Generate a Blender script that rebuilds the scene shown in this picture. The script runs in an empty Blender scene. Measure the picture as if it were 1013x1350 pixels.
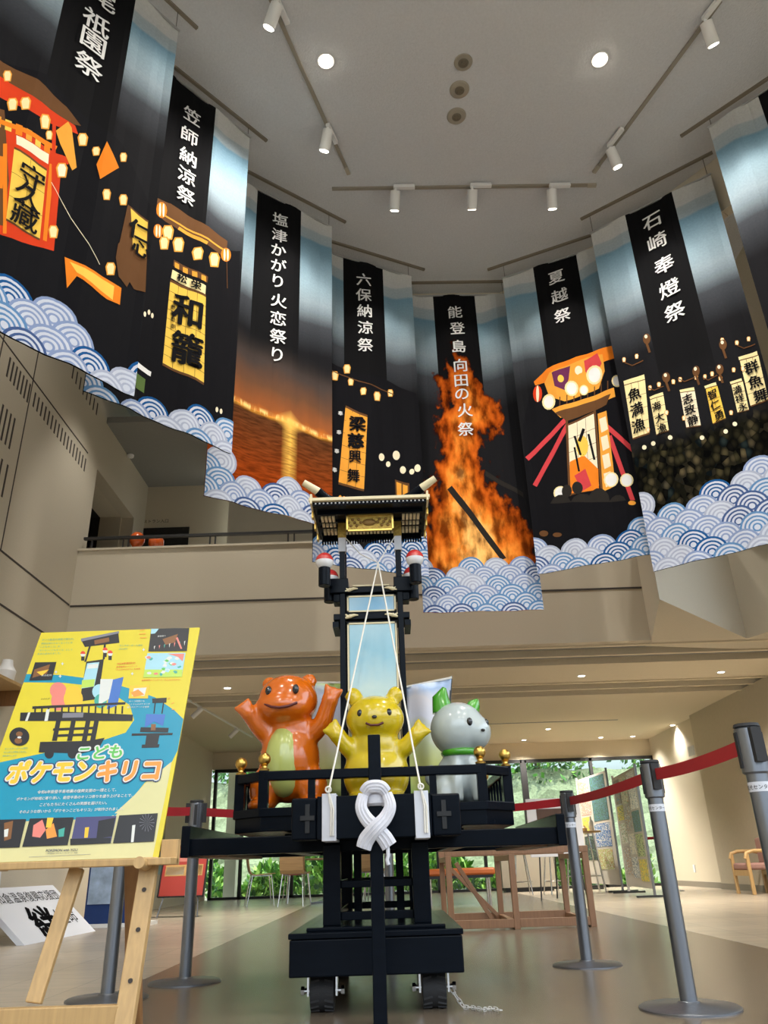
import bpy, bmesh, math, random
from mathutils import Vector, Matrix
import numpy as np
random.seed(7)
SC = bpy.context.scene
COL = SC.collection

# ------------------------------------------------------------------ camera, world, lights, exposure
F = 1017.0; PPX, PPY = 506.5, 675.0
TH = math.atan(467/1017); ROLL = -math.atan(73/2215); CH = 0.56
_f = np.array([0, math.cos(TH), math.sin(TH)])
_r0 = np.array([1., 0, 0]); _u0 = np.cross(_r0, _f)
_r = _r0*math.cos(ROLL)+_u0*math.sin(ROLL); _u = _u0*math.cos(ROLL)-_r0*math.sin(ROLL)
_C = np.array([0, 0, CH])
cam = bpy.data.cameras.new('camera'); camo = bpy.data.objects.new('camera', cam); COL.objects.link(camo)
cam.sensor_fit = 'VERTICAL'; cam.sensor_height = 36; cam.lens = F*36/1350
cam.clip_start = 0.05; cam.clip_end = 200
camo.matrix_world = Matrix(((_r[0], _u[0], -_f[0], 0), (_r[1], _u[1], -_f[1], 0), (_r[2], _u[2], -_f[2], CH), (0, 0, 0, 1)))
SC.camera = camo
SC.view_settings.view_transform = 'Standard'; SC.view_settings.look = 'None'
SC.view_settings.gamma = 1; SC.view_settings.use_curve_mapping = False
SC.view_settings.exposure = 0.3

w = bpy.data.worlds.new('sky'); SC.world = w; w.use_nodes = True
bgn = w.node_tree.nodes['Background']; bgn.inputs[0].default_value = (0.80, 0.90, 1.0, 1); bgn.inputs[1].default_value = 3.4
_wn, _wl = w.node_tree.nodes, w.node_tree.links        # daylight: bright sky above a darker belt of trees and hills round the horizon
_tc = _wn.new('ShaderNodeTexCoord'); _sp = _wn.new('ShaderNodeSeparateXYZ'); _wl.new(_tc.outputs['Generated'], _sp.inputs[0])
_rp = _wn.new('ShaderNodeValToRGB'); _e = _rp.color_ramp.elements; _e[0].position = 0.06; _e[0].color = (0.085, 0.105, 0.11, 1); _e[1].position = 0.30; _e[1].color = (0.80, 0.90, 1.0, 1)
_wl.new(_sp.outputs[2], _rp.inputs[0]); _wl.new(_rp.outputs[0], bgn.inputs[0])

def lamp(name, kind, loc, energy, color=(1, 0.93, 0.82), target=None, **kw):
    l = bpy.data.lights.new(name, kind); l.energy = energy; l.color = color
    for k, v in kw.items(): setattr(l, k, v)
    o = bpy.data.objects.new(name, l); COL.objects.link(o); o.location = loc
    d = (Vector(target)-Vector(loc)) if target else Vector((0, 0, -1))
    o.rotation_euler = d.to_track_quat('-Z', 'Y').to_euler()
    return o
sun = lamp('sun', 'SUN', (10, 30, 20), 5.0, (1, 0.95, 0.85), target=(4, 34, 0), angle=0.02)

# ------------------------------------------------------------------ pixel -> place helpers (the photograph is 1013 x 1350)
def ray(x, y): return _f*F+_r*(x-PPX)-_u*(y-PPY)
def aty(x, y, Y): d = ray(x, y); return _C+d*(Y/d[1])
def atz(x, y, z=0): d = ray(x, y); return _C+d*((z-CH)/d[2])
def atx(x, y, X): d = ray(x, y); return _C+d*(X/d[0])
def onplane(x, y, p, n): d = ray(x, y); return _C+d*(((np.array(p)-_C)@np.array(n))/(d@np.array(n)))

# ------------------------------------------------------------------ materials
MATS = {}
def nt(name):
    m = bpy.data.materials.new(name); m.use_nodes = True
    return m, m.node_tree.nodes, m.node_tree.links, m.node_tree.nodes['Principled BSDF']
def M(name, col, rough=0.5, metal=0.0, var=0.0, scale=8, bump=0.0, stretch=(1, 1, 1), coat=0.0, emit=0.0, trans=0.0, bscale=None, emitc=None):
    """plain procedural material: base colour, a little noise in it, optional bump"""
    if name in MATS: return MATS[name]
    m, N, L, P = nt(name)
    P.inputs['Roughness'].default_value = rough; P.inputs['Metallic'].default_value = metal
    P.inputs['Base Color'].default_value = (*col, 1)
    if coat: P.inputs['Coat Weight'].default_value = coat; P.inputs['Coat Roughness'].default_value = 0.05
    if emit:
        P.inputs['Emission Color'].default_value = (*(emitc or col), 1); P.inputs['Emission Strength'].default_value = emit
    if trans: P.inputs['Transmission Weight'].default_value = trans
    if var or bump:
        tc = N.new('ShaderNodeTexCoord'); mp = N.new('ShaderNodeMapping'); mp.inputs['Scale'].default_value = stretch
        L.new(tc.outputs['Object'], mp.inputs['Vector'])
        nz = N.new('ShaderNodeTexNoise'); nz.inputs['Scale'].default_value = scale; nz.inputs['Detail'].default_value = 5
        L.new(mp.outputs[0], nz.inputs['Vector'])
        if var:
            mx = N.new('ShaderNodeMix'); mx.data_type = 'RGBA'
            mx.inputs[6].default_value = (*[max(0, c*(1-var)) for c in col], 1)
            mx.inputs[7].default_value = (*[min(1, c*(1+var)) for c in col], 1)
            L.new(nz.outputs['Fac'], mx.inputs[0]); L.new(mx.outputs[2], P.inputs['Base Color'])
        if bump:
            nb = N.new('ShaderNodeTexNoise'); nb.inputs['Scale'].default_value = bscale or scale; nb.inputs['Detail'].default_value = 4
            L.new(mp.outputs[0], nb.inputs['Vector'])
            b = N.new('ShaderNodeBump'); b.inputs['Strength'].default_value = bump; b.inputs['Distance'].default_value = 0.01
            L.new(nb.outputs['Fac'], b.inputs['Height']); L.new(b.outputs[0], P.inputs['Normal'])
    MATS[name] = m; return m
def wood(name, col, rough=0.45, scale=5, axis=2):
    if name in MATS: return MATS[name]
    st = [14, 14, 14]; st[axis] = 0.9
    return M(name, col, rough, var=0.28, scale=scale, stretch=st, bump=0.05)

# ------------------------------------------------------------------ mesh builder
class MB:
    def __init__(s): s.v = []; s.f = []; s.m = []; s.uv = None
    def add(s, verts, faces, mi=0):
        o = len(s.v); s.v += [tuple(map(float, p)) for p in verts]
        for f in faces: s.f.append(tuple(i+o for i in f)); s.m.append(mi)
        return s
    def box(s, a, b, mi=0):
        x0, y0, z0 = [min(p, q) for p, q in zip(a, b)]; x1, y1, z1 = [max(p, q) for p, q in zip(a, b)]
        return s.add([(x0, y0, z0), (x1, y0, z0), (x1, y1, z0), (x0, y1, z0), (x0, y0, z1), (x1, y0, z1), (x1, y1, z1), (x0, y1, z1)],
                     [(0, 3, 2, 1), (4, 5, 6, 7), (0, 1, 5, 4), (1, 2, 6, 5), (2, 3, 7, 6), (3, 0, 4, 7)], mi)
    def bar(s, p, q, w, t, mi=0, up=(0, 0, 1)):
        """square bar from p to q, w wide (sideways) and t thick (along up)"""
        p = Vector(p); q = Vector(q); d = (q-p).normalized(); u = Vector(up)
        if abs(d.dot(u)) > 0.98: u = Vector((0, 1, 0))
        sd = d.cross(u).normalized()*w/2; uu = sd.cross(d).normalized()*t/2
        vs = []
        for c in (p, q): vs += [c-sd-uu, c+sd-uu, c+sd+uu, c-sd+uu]
        return s.add(vs, [(3, 2, 1, 0), (4, 5, 6, 7), (0, 1, 5, 4), (1, 2, 6, 5), (2, 3, 7, 6), (3, 0, 4, 7)], mi)
    def cyl(s, p, q, r, r2=None, n=20, mi=0, cap=True):
        r2 = r if r2 is None else r2
        p = Vector(p); q = Vector(q); d = (q-p).normalized()
        a = d.orthogonal().normalized(); b = d.cross(a)
        vs = [];
        for c, rr in ((p, r), (q, r2)):
            for i in range(n):
                t = 2*math.pi*i/n; vs.append(c+a*rr*math.cos(t)+b*rr*math.sin(t))
        fs = [(i, (i+1) % n, n+(i+1) % n, n+i) for i in range(n)]
        if cap: fs += [tuple(reversed(range(n))), tuple(range(n, 2*n))]
        return s.add(vs, fs, mi)
    def lathe(s, prof, o=(0, 0, 0), n=28, mi=0):
        o = Vector(o); vs = []; fs = []
        for r, z in prof:
            for i in range(n):
                t = 2*math.pi*i/n; vs.append(o+Vector((max(r, 1e-4)*math.cos(t), max(r, 1e-4)*math.sin(t), z)))
        for k in range(len(prof)-1):
            for i in range(n): fs.append((k*n+i, k*n+(i+1) % n, (k+1)*n+(i+1) % n, (k+1)*n+i))
        fs += [tuple(reversed(range(n))), tuple(range((len(prof)-1)*n, len(prof)*n))]
        return s.add(vs, fs, mi)
    def ball(s, c, r, n=20, mi=0, rot=None):
        r = (r, r, r) if not hasattr(r, '__len__') else r
        c = Vector(c); m = n//2; vs = []; fs = []
        R = rot or Matrix.Identity(3)
        for k in range(m+1):
            p = math.pi*k/m
            for i in range(n):
                t = 2*math.pi*i/n
                q = Vector((r[0]*max(1e-4, math.sin(p))*math.cos(t), r[1]*max(1e-4, math.sin(p))*math.sin(t), -r[2]*math.cos(p)))
                vs.append(c+R @ q)
        for k in range(m):
            for i in range(n): fs.append((k*n+i, k*n+(i+1) % n, (k+1)*n+(i+1) % n, (k+1)*n+i))
        return s.add(vs, fs, mi)
    def tube(s, pts, r, n=10, mi=0, flat=None):
        pts = [Vector(p) for p in pts]; rs = r if hasattr(r, '__len__') else [r]*len(pts)
        vs = []; fs = []; a = None
        for k, p in enumerate(pts):
            d = (pts[min(k+1, len(pts)-1)]-pts[max(k-1, 0)]).normalized()
            if flat is not None: a = (Vector(flat)-d*d.dot(Vector(flat))).normalized(); sc = 0.35
            else:
                a = d.orthogonal().normalized() if a is None else (a-d*d.dot(a)).normalized(); sc = 1
            b = d.cross(a)
            for i in range(n):
                t = 2*math.pi*i/n; vs.append(p+a*rs[k]*sc*math.cos(t)+b*rs[k]*math.sin(t))
        for k in range(len(pts)-1):
            for i in range(n): fs.append((k*n+i, k*n+(i+1) % n, (k+1)*n+(i+1) % n, (k+1)*n+i))
        fs += [tuple(reversed(range(n))), tuple(range((len(pts)-1)*n, len(pts)*n))]
        return s.add(vs, fs, mi)
    def prism(s, poly, z0, z1, mi=0):
        n = len(poly); vs = [(x, y, z0) for x, y in poly]+[(x, y, z1) for x, y in poly]
        fs = [tuple(reversed(range(n))), tuple(range(n, 2*n))]+[(i, (i+1) % n, n+(i+1) % n, n+i) for i in range(n)]
        return s.add(vs, fs, mi)
    def loft(s, A, B, mi=0):
        n = len(A)
        return s.add(list(A)+list(B), [tuple(reversed(range(n))), tuple(range(n, 2*n))]+[(i, (i+1) % n, n+(i+1) % n, n+i) for i in range(n)], mi)
    def quad(s, a, b, c, d, mi=0): return s.add([a, b, c, d], [(0, 1, 2, 3)], mi)
    def build(s, name, mats, parent=None, smooth=True, bevel=0.0, local=False, fixn=True):
        me = bpy.data.meshes.new(name)
        off = Vector((0, 0, 0))
        if parent is not None and not local:
            p = parent
            while p is not None: off += p.location; p = p.parent
        me.from_pydata([tuple(Vector(v)-off) for v in s.v], [], s.f)
        mats = mats if isinstance(mats, (list, tuple)) else [mats]
        for m in mats: me.materials.append(m)
        for p, mi in zip(me.polygons, s.m): p.material_index = mi
        if s.uv:
            ul = me.uv_layers.new(name='UVMap')
            for lp in me.loops: ul.data[lp.index].uv = s.uv[lp.vertex_index]
        if fixn:
            bm = bmesh.new(); bm.from_mesh(me); bmesh.ops.recalc_face_normals(bm, faces=bm.faces); bm.to_mesh(me); bm.free()
        if smooth:
            me.polygons.foreach_set('use_smooth', [True]*len(me.polygons)); me.set_sharp_from_angle(angle=math.radians(38))
        me.update()
        o = bpy.data.objects.new(name, me); COL.objects.link(o)
        if parent is not None: o.parent = parent
        if bevel:
            b = o.modifiers.new('bevel', 'BEVEL'); b.width = bevel; b.segments = 2; b.limit_method = 'ANGLE'
        return o

def thing(name, label, cat, loc=(0, 0, 0), group=None, rotz=0):
    o = bpy.data.objects.new(name, None); COL.objects.link(o); o.location = loc; o.rotation_euler = (0, 0, rotz)
    o.empty_display_size = 0.1
    return tag(o, label, cat, group)
def tag(o, label, cat, group=None, kind=None):
    o['label'] = label; o['category'] = cat
    if group: o['group'] = group
    if kind: o['kind'] = kind
    return o
def struct(mb, name, mats, parent=None, **kw):
    o = mb.build(name, mats, parent, **kw); o['kind'] = 'structure'; return o
def dup(root, loc, rotz=None, label=None, group=None):
    r = root.copy(); COL.objects.link(r); r.location = loc
    if rotz is not None: r.rotation_euler = (0, 0, rotz)
    if label: r['label'] = label
    if group: r['group'] = group
    for ch in list(root.children):
        c = ch.copy(); COL.objects.link(c); c.parent = r
        for g in list(ch.children):
            d = g.copy(); COL.objects.link(d); d.parent = c
    return r

_glyph = {}
def glyphs(txt, bold=0.0):
    """mesh of a line of text: (verts, faces, x0, x1, y0, y1)"""
    k = (txt, bold)
    if k not in _glyph:
        cu = bpy.data.curves.new('t', 'FONT'); cu.body = txt; cu.offset = bold; cu.resolution_u = 4
        o = bpy.data.objects.new('t', cu); COL.objects.link(o)
        dg = bpy.context.evaluated_depsgraph_get(); dg.update()
        me = bpy.data.meshes.new_from_object(o.evaluated_get(dg))
        vs = [(v.co.x, v.co.y) for v in me.vertices]; fs = [tuple(p.vertices) for p in me.polygons]
        bpy.data.objects.remove(o); bpy.data.curves.remove(cu); bpy.data.meshes.remove(me)
        xs = [v[0] for v in vs] or [0, 1]; ys = [v[1] for v in vs] or [0, 1]
        _glyph[k] = (vs, fs, min(xs), max(xs), min(ys), max(ys))
    return _glyph[k]

# ------------------------------------------------------------------ shared materials
def wall_mat(name, col, bump=0.25, stretch=(3, 3, 30), scale=12):
    return M(name, col, 0.85, var=0.07, scale=scale, stretch=stretch, bump=bump, bscale=scale*1.5)
m_wall = wall_mat('beige wallcovering', (0.63, 0.565, 0.45))
m_wallpanel = M('beige wall panel', (0.58, 0.525, 0.42), 0.8, var=0.06, scale=60, bump=0.15, stretch=(1, 1, 1))
m_ceil = M('rough grey ceiling', (0.62, 0.635, 0.66), 0.95, var=0.10, scale=45, bump=0.7, bscale=60)
m_ceil1 = M('cream ceiling', (0.68, 0.60, 0.46), 0.9, var=0.05, scale=30, bump=0.2)
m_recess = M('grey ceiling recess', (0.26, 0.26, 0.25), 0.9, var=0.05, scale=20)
m_groove = M('dark groove', (0.06, 0.05, 0.045), 0.9)
m_dark = M('painted doorway shade', (0.015, 0.013, 0.012), 0.8)  # near-black colour stands in for shade inside the upper floor openings
m_black = M('black lacquered wood', (0.003, 0.005, 0.009), 0.27, var=0.3, scale=6, stretch=(1, 8, 8))
m_black.node_tree.nodes['Principled BSDF'].inputs['Specular IOR Level'].default_value = 0.09
m_blackm = M('black painted metal', (0.02, 0.02, 0.022), 0.35)
m_gold = M('brass', (0.62, 0.40, 0.10), 0.28, 1.0, var=0.15, scale=30)
m_goldp = M('gilded carving', (0.42, 0.27, 0.05), 0.45, 0.5, var=0.5, scale=60, bump=0.6)
m_cream = M('cream painted wood', (0.78, 0.68, 0.44), 0.5, var=0.1, scale=20)
m_white = M('white painted metal', (0.80, 0.80, 0.80), 0.4)
m_rope = M('white rope', (0.80, 0.77, 0.70), 0.8, var=0.1, scale=200)
m_clothw = M('white cotton', (0.66, 0.66, 0.72), 0.9, var=0.06, scale=60, bump=0.15)
m_paper = M('white paper', (0.66, 0.68, 0.74), 0.7)
m_steel = M('brushed steel', (0.23, 0.245, 0.275), 0.36, 0.9, var=0.15, scale=40, stretch=(1, 1, 0.1))
m_chrome = M('chrome', (0.70, 0.71, 0.72), 0.15, 1.0)
m_red = M('red belt webbing', (0.42, 0.012, 0.02), 0.6, var=0.08, scale=90)
m_rubber = M('black rubber', (0.02, 0.02, 0.022), 0.7)
m_pine = wood('pine', (0.52, 0.33, 0.14))
m_pined = wood('reddish pine', (0.26, 0.125, 0.045))
m_oak = wood('oak trestle', (0.24, 0.125, 0.065))
m_beech = wood('beech plywood', (0.48, 0.31, 0.15), axis=0)
m_glow = M('lit lamp', (1, 0.93, 0.8), 0.5, emit=30, emitc=(1, 0.9, 0.72))
m_glowd = M('lit downlight', (1, 0.95, 0.85), 0.5, emit=7, emitc=(1, 0.93, 0.8))

# ================================================================== STRUCTURE
XL, XR, YB = -4.2, 6.05, 9.75         # left wall, ground floor right wall, balcony front
ZC, Z1, YW = 7.56, 3.1, 18.8          # hall ceiling, ground floor ceiling, far window wall
YF = -5.0

# floor: light boards with a darker path down the middle
def floor_mat(name, col):
    m, N, L, P = nt(name)
    tc = N.new('ShaderNodeTexCoord')
    br = N.new('ShaderNodeTexBrick'); br.inputs['Scale'].default_value = 1
    br.inputs['Brick Width'].default_value = 0.45; br.inputs['Row Height'].default_value = 0.45
    br.inputs['Mortar Size'].default_value = 0.003; br.offset = 0.0
    br.inputs['Color1'].default_value = (*[c*0.95 for c in col], 1); br.inputs['Color2'].default_value = (*[c*1.05 for c in col], 1)
    br.inputs['Mortar'].default_value = (*[c*0.72 for c in col], 1)
    L.new(tc.outputs['Object'], br.inputs['Vector'])
    nz = N.new('ShaderNodeTexNoise'); nz.inputs['Scale'].default_value = 3; nz.inputs['Detail'].default_value = 6
    mp = N.new('ShaderNodeMapping'); mp.inputs['Scale'].default_value = (1, 6, 1)
    L.new(tc.outputs['Object'], mp.inputs[0]); L.new(mp.outputs[0], nz.inputs['Vector'])
    mx = N.new('ShaderNodeMix'); mx.data_type = 'RGBA'; mx.blend_type = 'MULTIPLY'; mx.inputs[0].default_value = 0.5
    rp = N.new('ShaderNodeValToRGB'); rp.color_ramp.elements[0].position = 0.3; rp.color_ramp.elements[1].position = 0.7
    rp.color_ramp.elements[0].color = (0.8, 0.8, 0.8, 1); rp.color_ramp.elements[1].color = (1.08, 1.05, 1.0, 1)
    L.new(nz.outputs['Fac'], rp.inputs[0]); L.new(br.outputs['Color'], mx.inputs[6]); L.new(rp.outputs[0], mx.inputs[7])
    L.new(mx.outputs[2], P.inputs['Base Color'])
    P.inputs['Roughness'].default_value = 0.27
    b = N.new('ShaderNodeBump'); b.inputs['Strength'].default_value = 0.05; L.new(nz.outputs['Fac'], b.inputs['Height']); L.new(b.outputs[0], P.inputs['Normal'])
    return m
fb = MB()
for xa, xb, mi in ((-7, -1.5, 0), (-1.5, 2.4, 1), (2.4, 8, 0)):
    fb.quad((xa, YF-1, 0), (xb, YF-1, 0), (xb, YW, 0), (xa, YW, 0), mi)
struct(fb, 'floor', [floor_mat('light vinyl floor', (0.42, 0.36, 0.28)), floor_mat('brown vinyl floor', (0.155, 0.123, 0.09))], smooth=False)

# hall ceiling and the wall band behind the banners
RAILPX = [((222, 0), (258, 34)), ((224, 82), (350, 183)), ((327, 225), (454, 291)), ((436, 317), (558, 354)), ((541, 372), (665, 370)),
          ((645, 354), (783, 308)), ((768, 287), (937, 201)), ((900, 177), (1013, 102))]
RAILS = []
for a, b in RAILPX:
    A = atz(*a, ZC)[:2]; B = atz(*b, ZC)[:2]; RAILS.append([A, B])
d = RAILS[0][1]-RAILS[0][0]; d /= np.linalg.norm(d); RAILS[0][0] = RAILS[0][1]-d*1.25
d = RAILS[7][1]-RAILS[7][0]; d /= np.linalg.norm(d); RAILS[7][1] = RAILS[7][0]+d*1.25
MB().box((-6, YF, ZC), (9, 13, ZC+0.2)).build('ceiling', m_ceil, smooth=False)['kind'] = 'structure'
bh = MB(); ring = []
for k, (A, B) in enumerate(RAILS):
    dd = (B-A)/np.linalg.norm(B-A); n = np.array([-dd[1], dd[0]])
    ring.append(((A+n*0.16-dd*0.02), (B+n*0.16+dd*0.02)))
pts = [RAILS[0][0]+np.array([-0.3, 0.15])]
for k in range(7):
    a1 = RAILS[k][1]; b0 = RAILS[k+1][0]
    da = RAILS[k][1]-RAILS[k][0]; db = RAILS[k+1][1]-RAILS[k+1][0]; t = da/np.linalg.norm(da)+db/np.linalg.norm(db); t /= np.linalg.norm(t)
    pts.append((a1+b0)/2+np.array([-t[1], t[0]])*0.36)
pts.append(RAILS[7][1]+np.array([0.3, 0.15]))
pts = [np.array([-4.2, pts[0][1]-1.8])]+pts+[np.array([4.65, pts[-1][1]-1.2])]
for a, b in zip(pts, pts[1:]):
    e = b-a; n = np.array([-e[1], e[0]])/np.linalg.norm(e)*0.12
    bh.loft([(a[0], a[1], 6.85), (b[0], b[1], 6.85), (b[0]+n[0], b[1]+n[1], 6.85), (a[0]+n[0], a[1]+n[1], 6.85)],
            [(a[0], a[1], ZC), (b[0], b[1], ZC), (b[0]+n[0], b[1]+n[1], ZC), (a[0]+n[0], a[1]+n[1], ZC)])
struct(bh, 'trim_1', m_wall, smooth=False)

# left wall: panels with slots, grooves, doorway on the upper floor
ZF2 = 3.62
wl = MB()
wl.box((XL-0.2, YF, 0), (XL, YW, Z1)); wl.box((XL-0.2, YF, Z1), (XL, 10.0, ZC)); wl.box((XL-0.2, 10.0, 6.0), (XL, 12.3, ZC)); wl.box((XL-0.2, 11.75, Z1), (XL, 12.3, 6.0)); wl.box((XL-0.2, 10.0, Z1), (XL, 11.75, ZF2))
def slots(y0, y1, z0, z1, n):
    for i in range(n):
        y = y0+(y1-y0)*i/(n-1); wl.box((XL-0.001, y-0.016, z0), (XL+0.003, y+0.016, z1), 1)
for (xa, ya, xb, yb, n, hh) in ((12, 480, 37, 522, 7, .26), (45, 528, 112, 612, 17, .20), (2, 545, 14, 580, 4, .40), (0, 620, 5, 640, 2, .4), (96, 492, 128, 538, 8, .2)):
    p = atx(xa, ya, XL); q = atx(xb, yb, XL); zz = (p[2]+q[2])/2
    slots(p[1], q[1], zz-hh/2, zz+hh/2, n)
for z in (3.82, 3.27): wl.box((XL-0.001, 2, z-0.012), (XL+0.003, 9.72, z+0.012), 1)
for pa in ((5, 440), (120, 600)): pass
zg = atx(120, 603, XL)[2]; zg2 = atx(14, 447, XL)[2]
wl.box((XL-0.001, 2, zg-0.01), (XL+0.003, 9.6, zg+0.01), 1)
for yy in (atx(40, 520, XL)[1], atx(5, 445, XL)[1]): wl.box((XL-0.001, yy-0.01, 3.82), (XL+0.003, yy+0.01, 6.9), 1)
struct(wl, 'wall_left', [m_wallpanel, m_groove], smooth=False)
dj = MB()     # doorway on the upper floor: recess with jambs, its inner shade painted near-black
dj.box((XL-1.2, 10.0, ZF2), (XL-0.2, 10.05, 6.0), 1); dj.box((XL-0.55, 11.7, ZF2), (XL-0.2, 11.75, 6.0), 0); dj.box((XL-1.2, 11.7, ZF2), (XL-0.55, 11.75, 6.0), 1); dj.box((XL-1.2, 10, 6.0), (XL-0.55, 11.75, 6.06), 1); dj.box((XL-0.55, 10, 6.0), (XL-0.2, 11.75, 6.06), 0)
dj.box((XL-1.25, 10.0, ZF2), (XL-1.2, 11.75, 6.06), 1)
struct(dj, 'door_1', [m_wall, m_dark], smooth=False)

# balcony front (the parapet), upper floor, its back wall
bf = MB()
bf.box((XL, YB, Z1), (3.4, YB+0.2, 4.62)); bf.box((XL, YB-0.006, 3.80), (3.42, YB, 3.825), 1)
bf.box((XL, YB-0.02, 4.60), (3.3, YB+0.22, 4.63))
struct(bf, 'wall_balcony', [m_wall, m_groove], smooth=False)
zz = MB()     # right: the balcony front zigzags out into the hall
A_ = tuple(atz(870, 790, Z1)[:2]); B_ = tuple(atz(985, 842, Z1)[:2]); _c = atz(1013, 833, Z1); C_ = (B_[0]+(_c[0]-B_[0])*5, B_[1]+(_c[1]-B_[1])*5)
zz.prism([A_, B_, C_, (7.5, C_[1]), (7.5, 11), (3.4, 10.05), (3.38, 9.74)], Z1, 4.65)
struct(zz, 'trim_2', m_wall, smooth=False)
up = MB(); up.box((XL-1.3, YB+0.2, Z1+0.3), (7, 12.5, ZF2))
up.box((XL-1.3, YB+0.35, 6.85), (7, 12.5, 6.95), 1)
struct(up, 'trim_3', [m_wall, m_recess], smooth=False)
wb = MB()
wb.box((XL, 12.3, ZF2), (-2.65, 12.4, 6.9)); wb.box((-2.65, 11.9, ZF2), (7, 12.0, 6.9), 1)
p = aty(180, 722, 12.3); q = aty(250, 695, 12.3)
wb.box((p[0]+.04, 12.28, ZF2), (q[0], 12.3, q[2]), 2)  # thin near-black sheet painted as the shade of an unlit opening
struct(wb, 'wall_back', [m_wall, M('pale upper wall', (0.62, 0.60, 0.54), 0.8, var=0.04, scale=8), m_dark], smooth=False)
wr = MB(); wr.box((4.66, YF, 4.6), (4.86, 9.9, ZC)); struct(wr, 'wall_hall', m_wall, smooth=False)

# ground floor ceiling with sunk ribs
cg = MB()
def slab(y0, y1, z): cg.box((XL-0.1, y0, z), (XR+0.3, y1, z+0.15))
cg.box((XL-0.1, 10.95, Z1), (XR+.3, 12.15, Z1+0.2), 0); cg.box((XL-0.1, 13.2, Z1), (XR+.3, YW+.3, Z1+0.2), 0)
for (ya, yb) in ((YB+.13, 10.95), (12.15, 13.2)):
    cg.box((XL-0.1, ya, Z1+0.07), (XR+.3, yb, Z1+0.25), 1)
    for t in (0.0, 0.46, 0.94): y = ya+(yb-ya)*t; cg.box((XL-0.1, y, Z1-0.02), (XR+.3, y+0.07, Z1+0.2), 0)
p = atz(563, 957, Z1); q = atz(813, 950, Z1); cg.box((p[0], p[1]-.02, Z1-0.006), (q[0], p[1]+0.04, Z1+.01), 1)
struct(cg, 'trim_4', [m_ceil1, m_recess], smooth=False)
lintel = MB(); lintel.box((XL, YW, 2.72), (XR, YW+0.2, Z1)); struct(lintel, 'trim_5', m_ceil1, smooth=False)

# ground floor right wall, with its recess and skirting
wg = MB(); wg.box((XR, 15.7, 0), (XR+0.2, YW+.2, Z1)); wg.box((XR-0.12, 4, 0), (XR+0.2, 15.7, Z1), 1)
struct(wg, 'wall_right', [m_wall, M('darker beige wall', (0.50, 0.44, 0.34), 0.85, var=0.06, scale=14, bump=0.15)], smooth=False)
bb = MB(); bb.box((XR-0.02, 15.7, 0), (XR, YW, 0.1)); bb.box((XR-0.14, 4, 0), (XR-0.12, 15.7, 0.1)); struct(bb, 'baseboard_right', M('grey skirting', (0.25, 0.22, 0.18), 0.6), smooth=False)

# far glazed wall
m_frame = M('dark window frame', (0.012, 0.012, 0.013), 0.4)
m_glass = None
def glass():
    m = bpy.data.materials.new('window glass'); m.use_nodes = True; N = m.node_tree.nodes; L = m.node_tree.links; N.clear()
    o = N.new('ShaderNodeOutputMaterial'); t = N.new('ShaderNodeBsdfTransparent'); g = N.new('ShaderNodeBsdfGlossy'); g.inputs['Roughness'].default_value = 0.02
    t.inputs[0].default_value = (0.93, 0.98, 0.95, 1); mx = N.new('ShaderNodeMixShader'); fr = N.new('ShaderNodeFresnel'); fr.inputs[0].default_value = 1.3
    L.new(fr.outputs[0], mx.inputs[0]); L.new(t.outputs[0], mx.inputs[1]); L.new(g.outputs[0], mx.inputs[2]); L.new(mx.outputs[0], o.inputs[0]); return m
m_glass = glass()
def window(name, x0, x1, y, z0, z1, bars, th=0.07):
    fr = MB()
    for x in [x0]+bars+[x1]: fr.box((x-th/2, y-0.05, z0), (x+th/2, y+0.05, z1))
    fr.box((x0, y-0.05, z1-th), (x1, y+0.05, z1)); fr.box((x0, y-0.05, z0), (x1, y+0.05, z0+0.05))
    o = struct(fr, name, m_frame, smooth=False)
    g = MB().box((x0, y-0.004, z0), (x1, y+0.004, z1)).build('window_glass', m_glass, o, smooth=False); g['kind'] = 'structure'
    return o
window('window_1', -4.1, -0.2, YW, 0, 2.72, [-3.45, -2.3, -1.2])
window('window_2', -0.13, 3.0, YW, 0, 2.72, [0.95, 2.0])
window('window_3', 3.07, XR, YW, 0, 2.72, [4.6])
pl = MB(); pl.box((-3.88, YW+0.35, -.05), (-3.62, YW+.65, 3.0)); struct(pl, 'trim_6', m_ceil1, smooth=False)
# wall behind the photographer, glazed above the entrance
fw = MB()
for x in (-6.9, -4.2, -1.9, 0.4, 2.7, 4.66, 7.9): fw.box((x-0.06, YF-0.1, 0.6), (x+0.06, YF, 3.3 if abs(x) > 5 else ZC))
for z in (0.65, 3.3): fw.box((-7, YF-0.1, z-0.05), (8, YF, z+0.05))
for z in (5.4, 7.5): fw.box((-4.2, YF-0.1, z-0.05), (4.7, YF, z+0.05))
struct(fw, 'window_4', m_frame, smooth=False)
struct(MB().box((-7, YF-0.2, 0), (8, YF, 0.6)), 'wall_front', M('brown entrance wall', (0.10, 0.085, 0.07), 0.8, var=0.1, scale=8), smooth=False)

# ground outside
og = MB(); og.box((-30, YW+0.2, -0.3), (40, 60, -0.05)); struct(og, 'ground', M('gravel ground', (0.30, 0.28, 0.22), 0.9, var=0.4, scale=14, bump=0.4), smooth=False)

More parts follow.
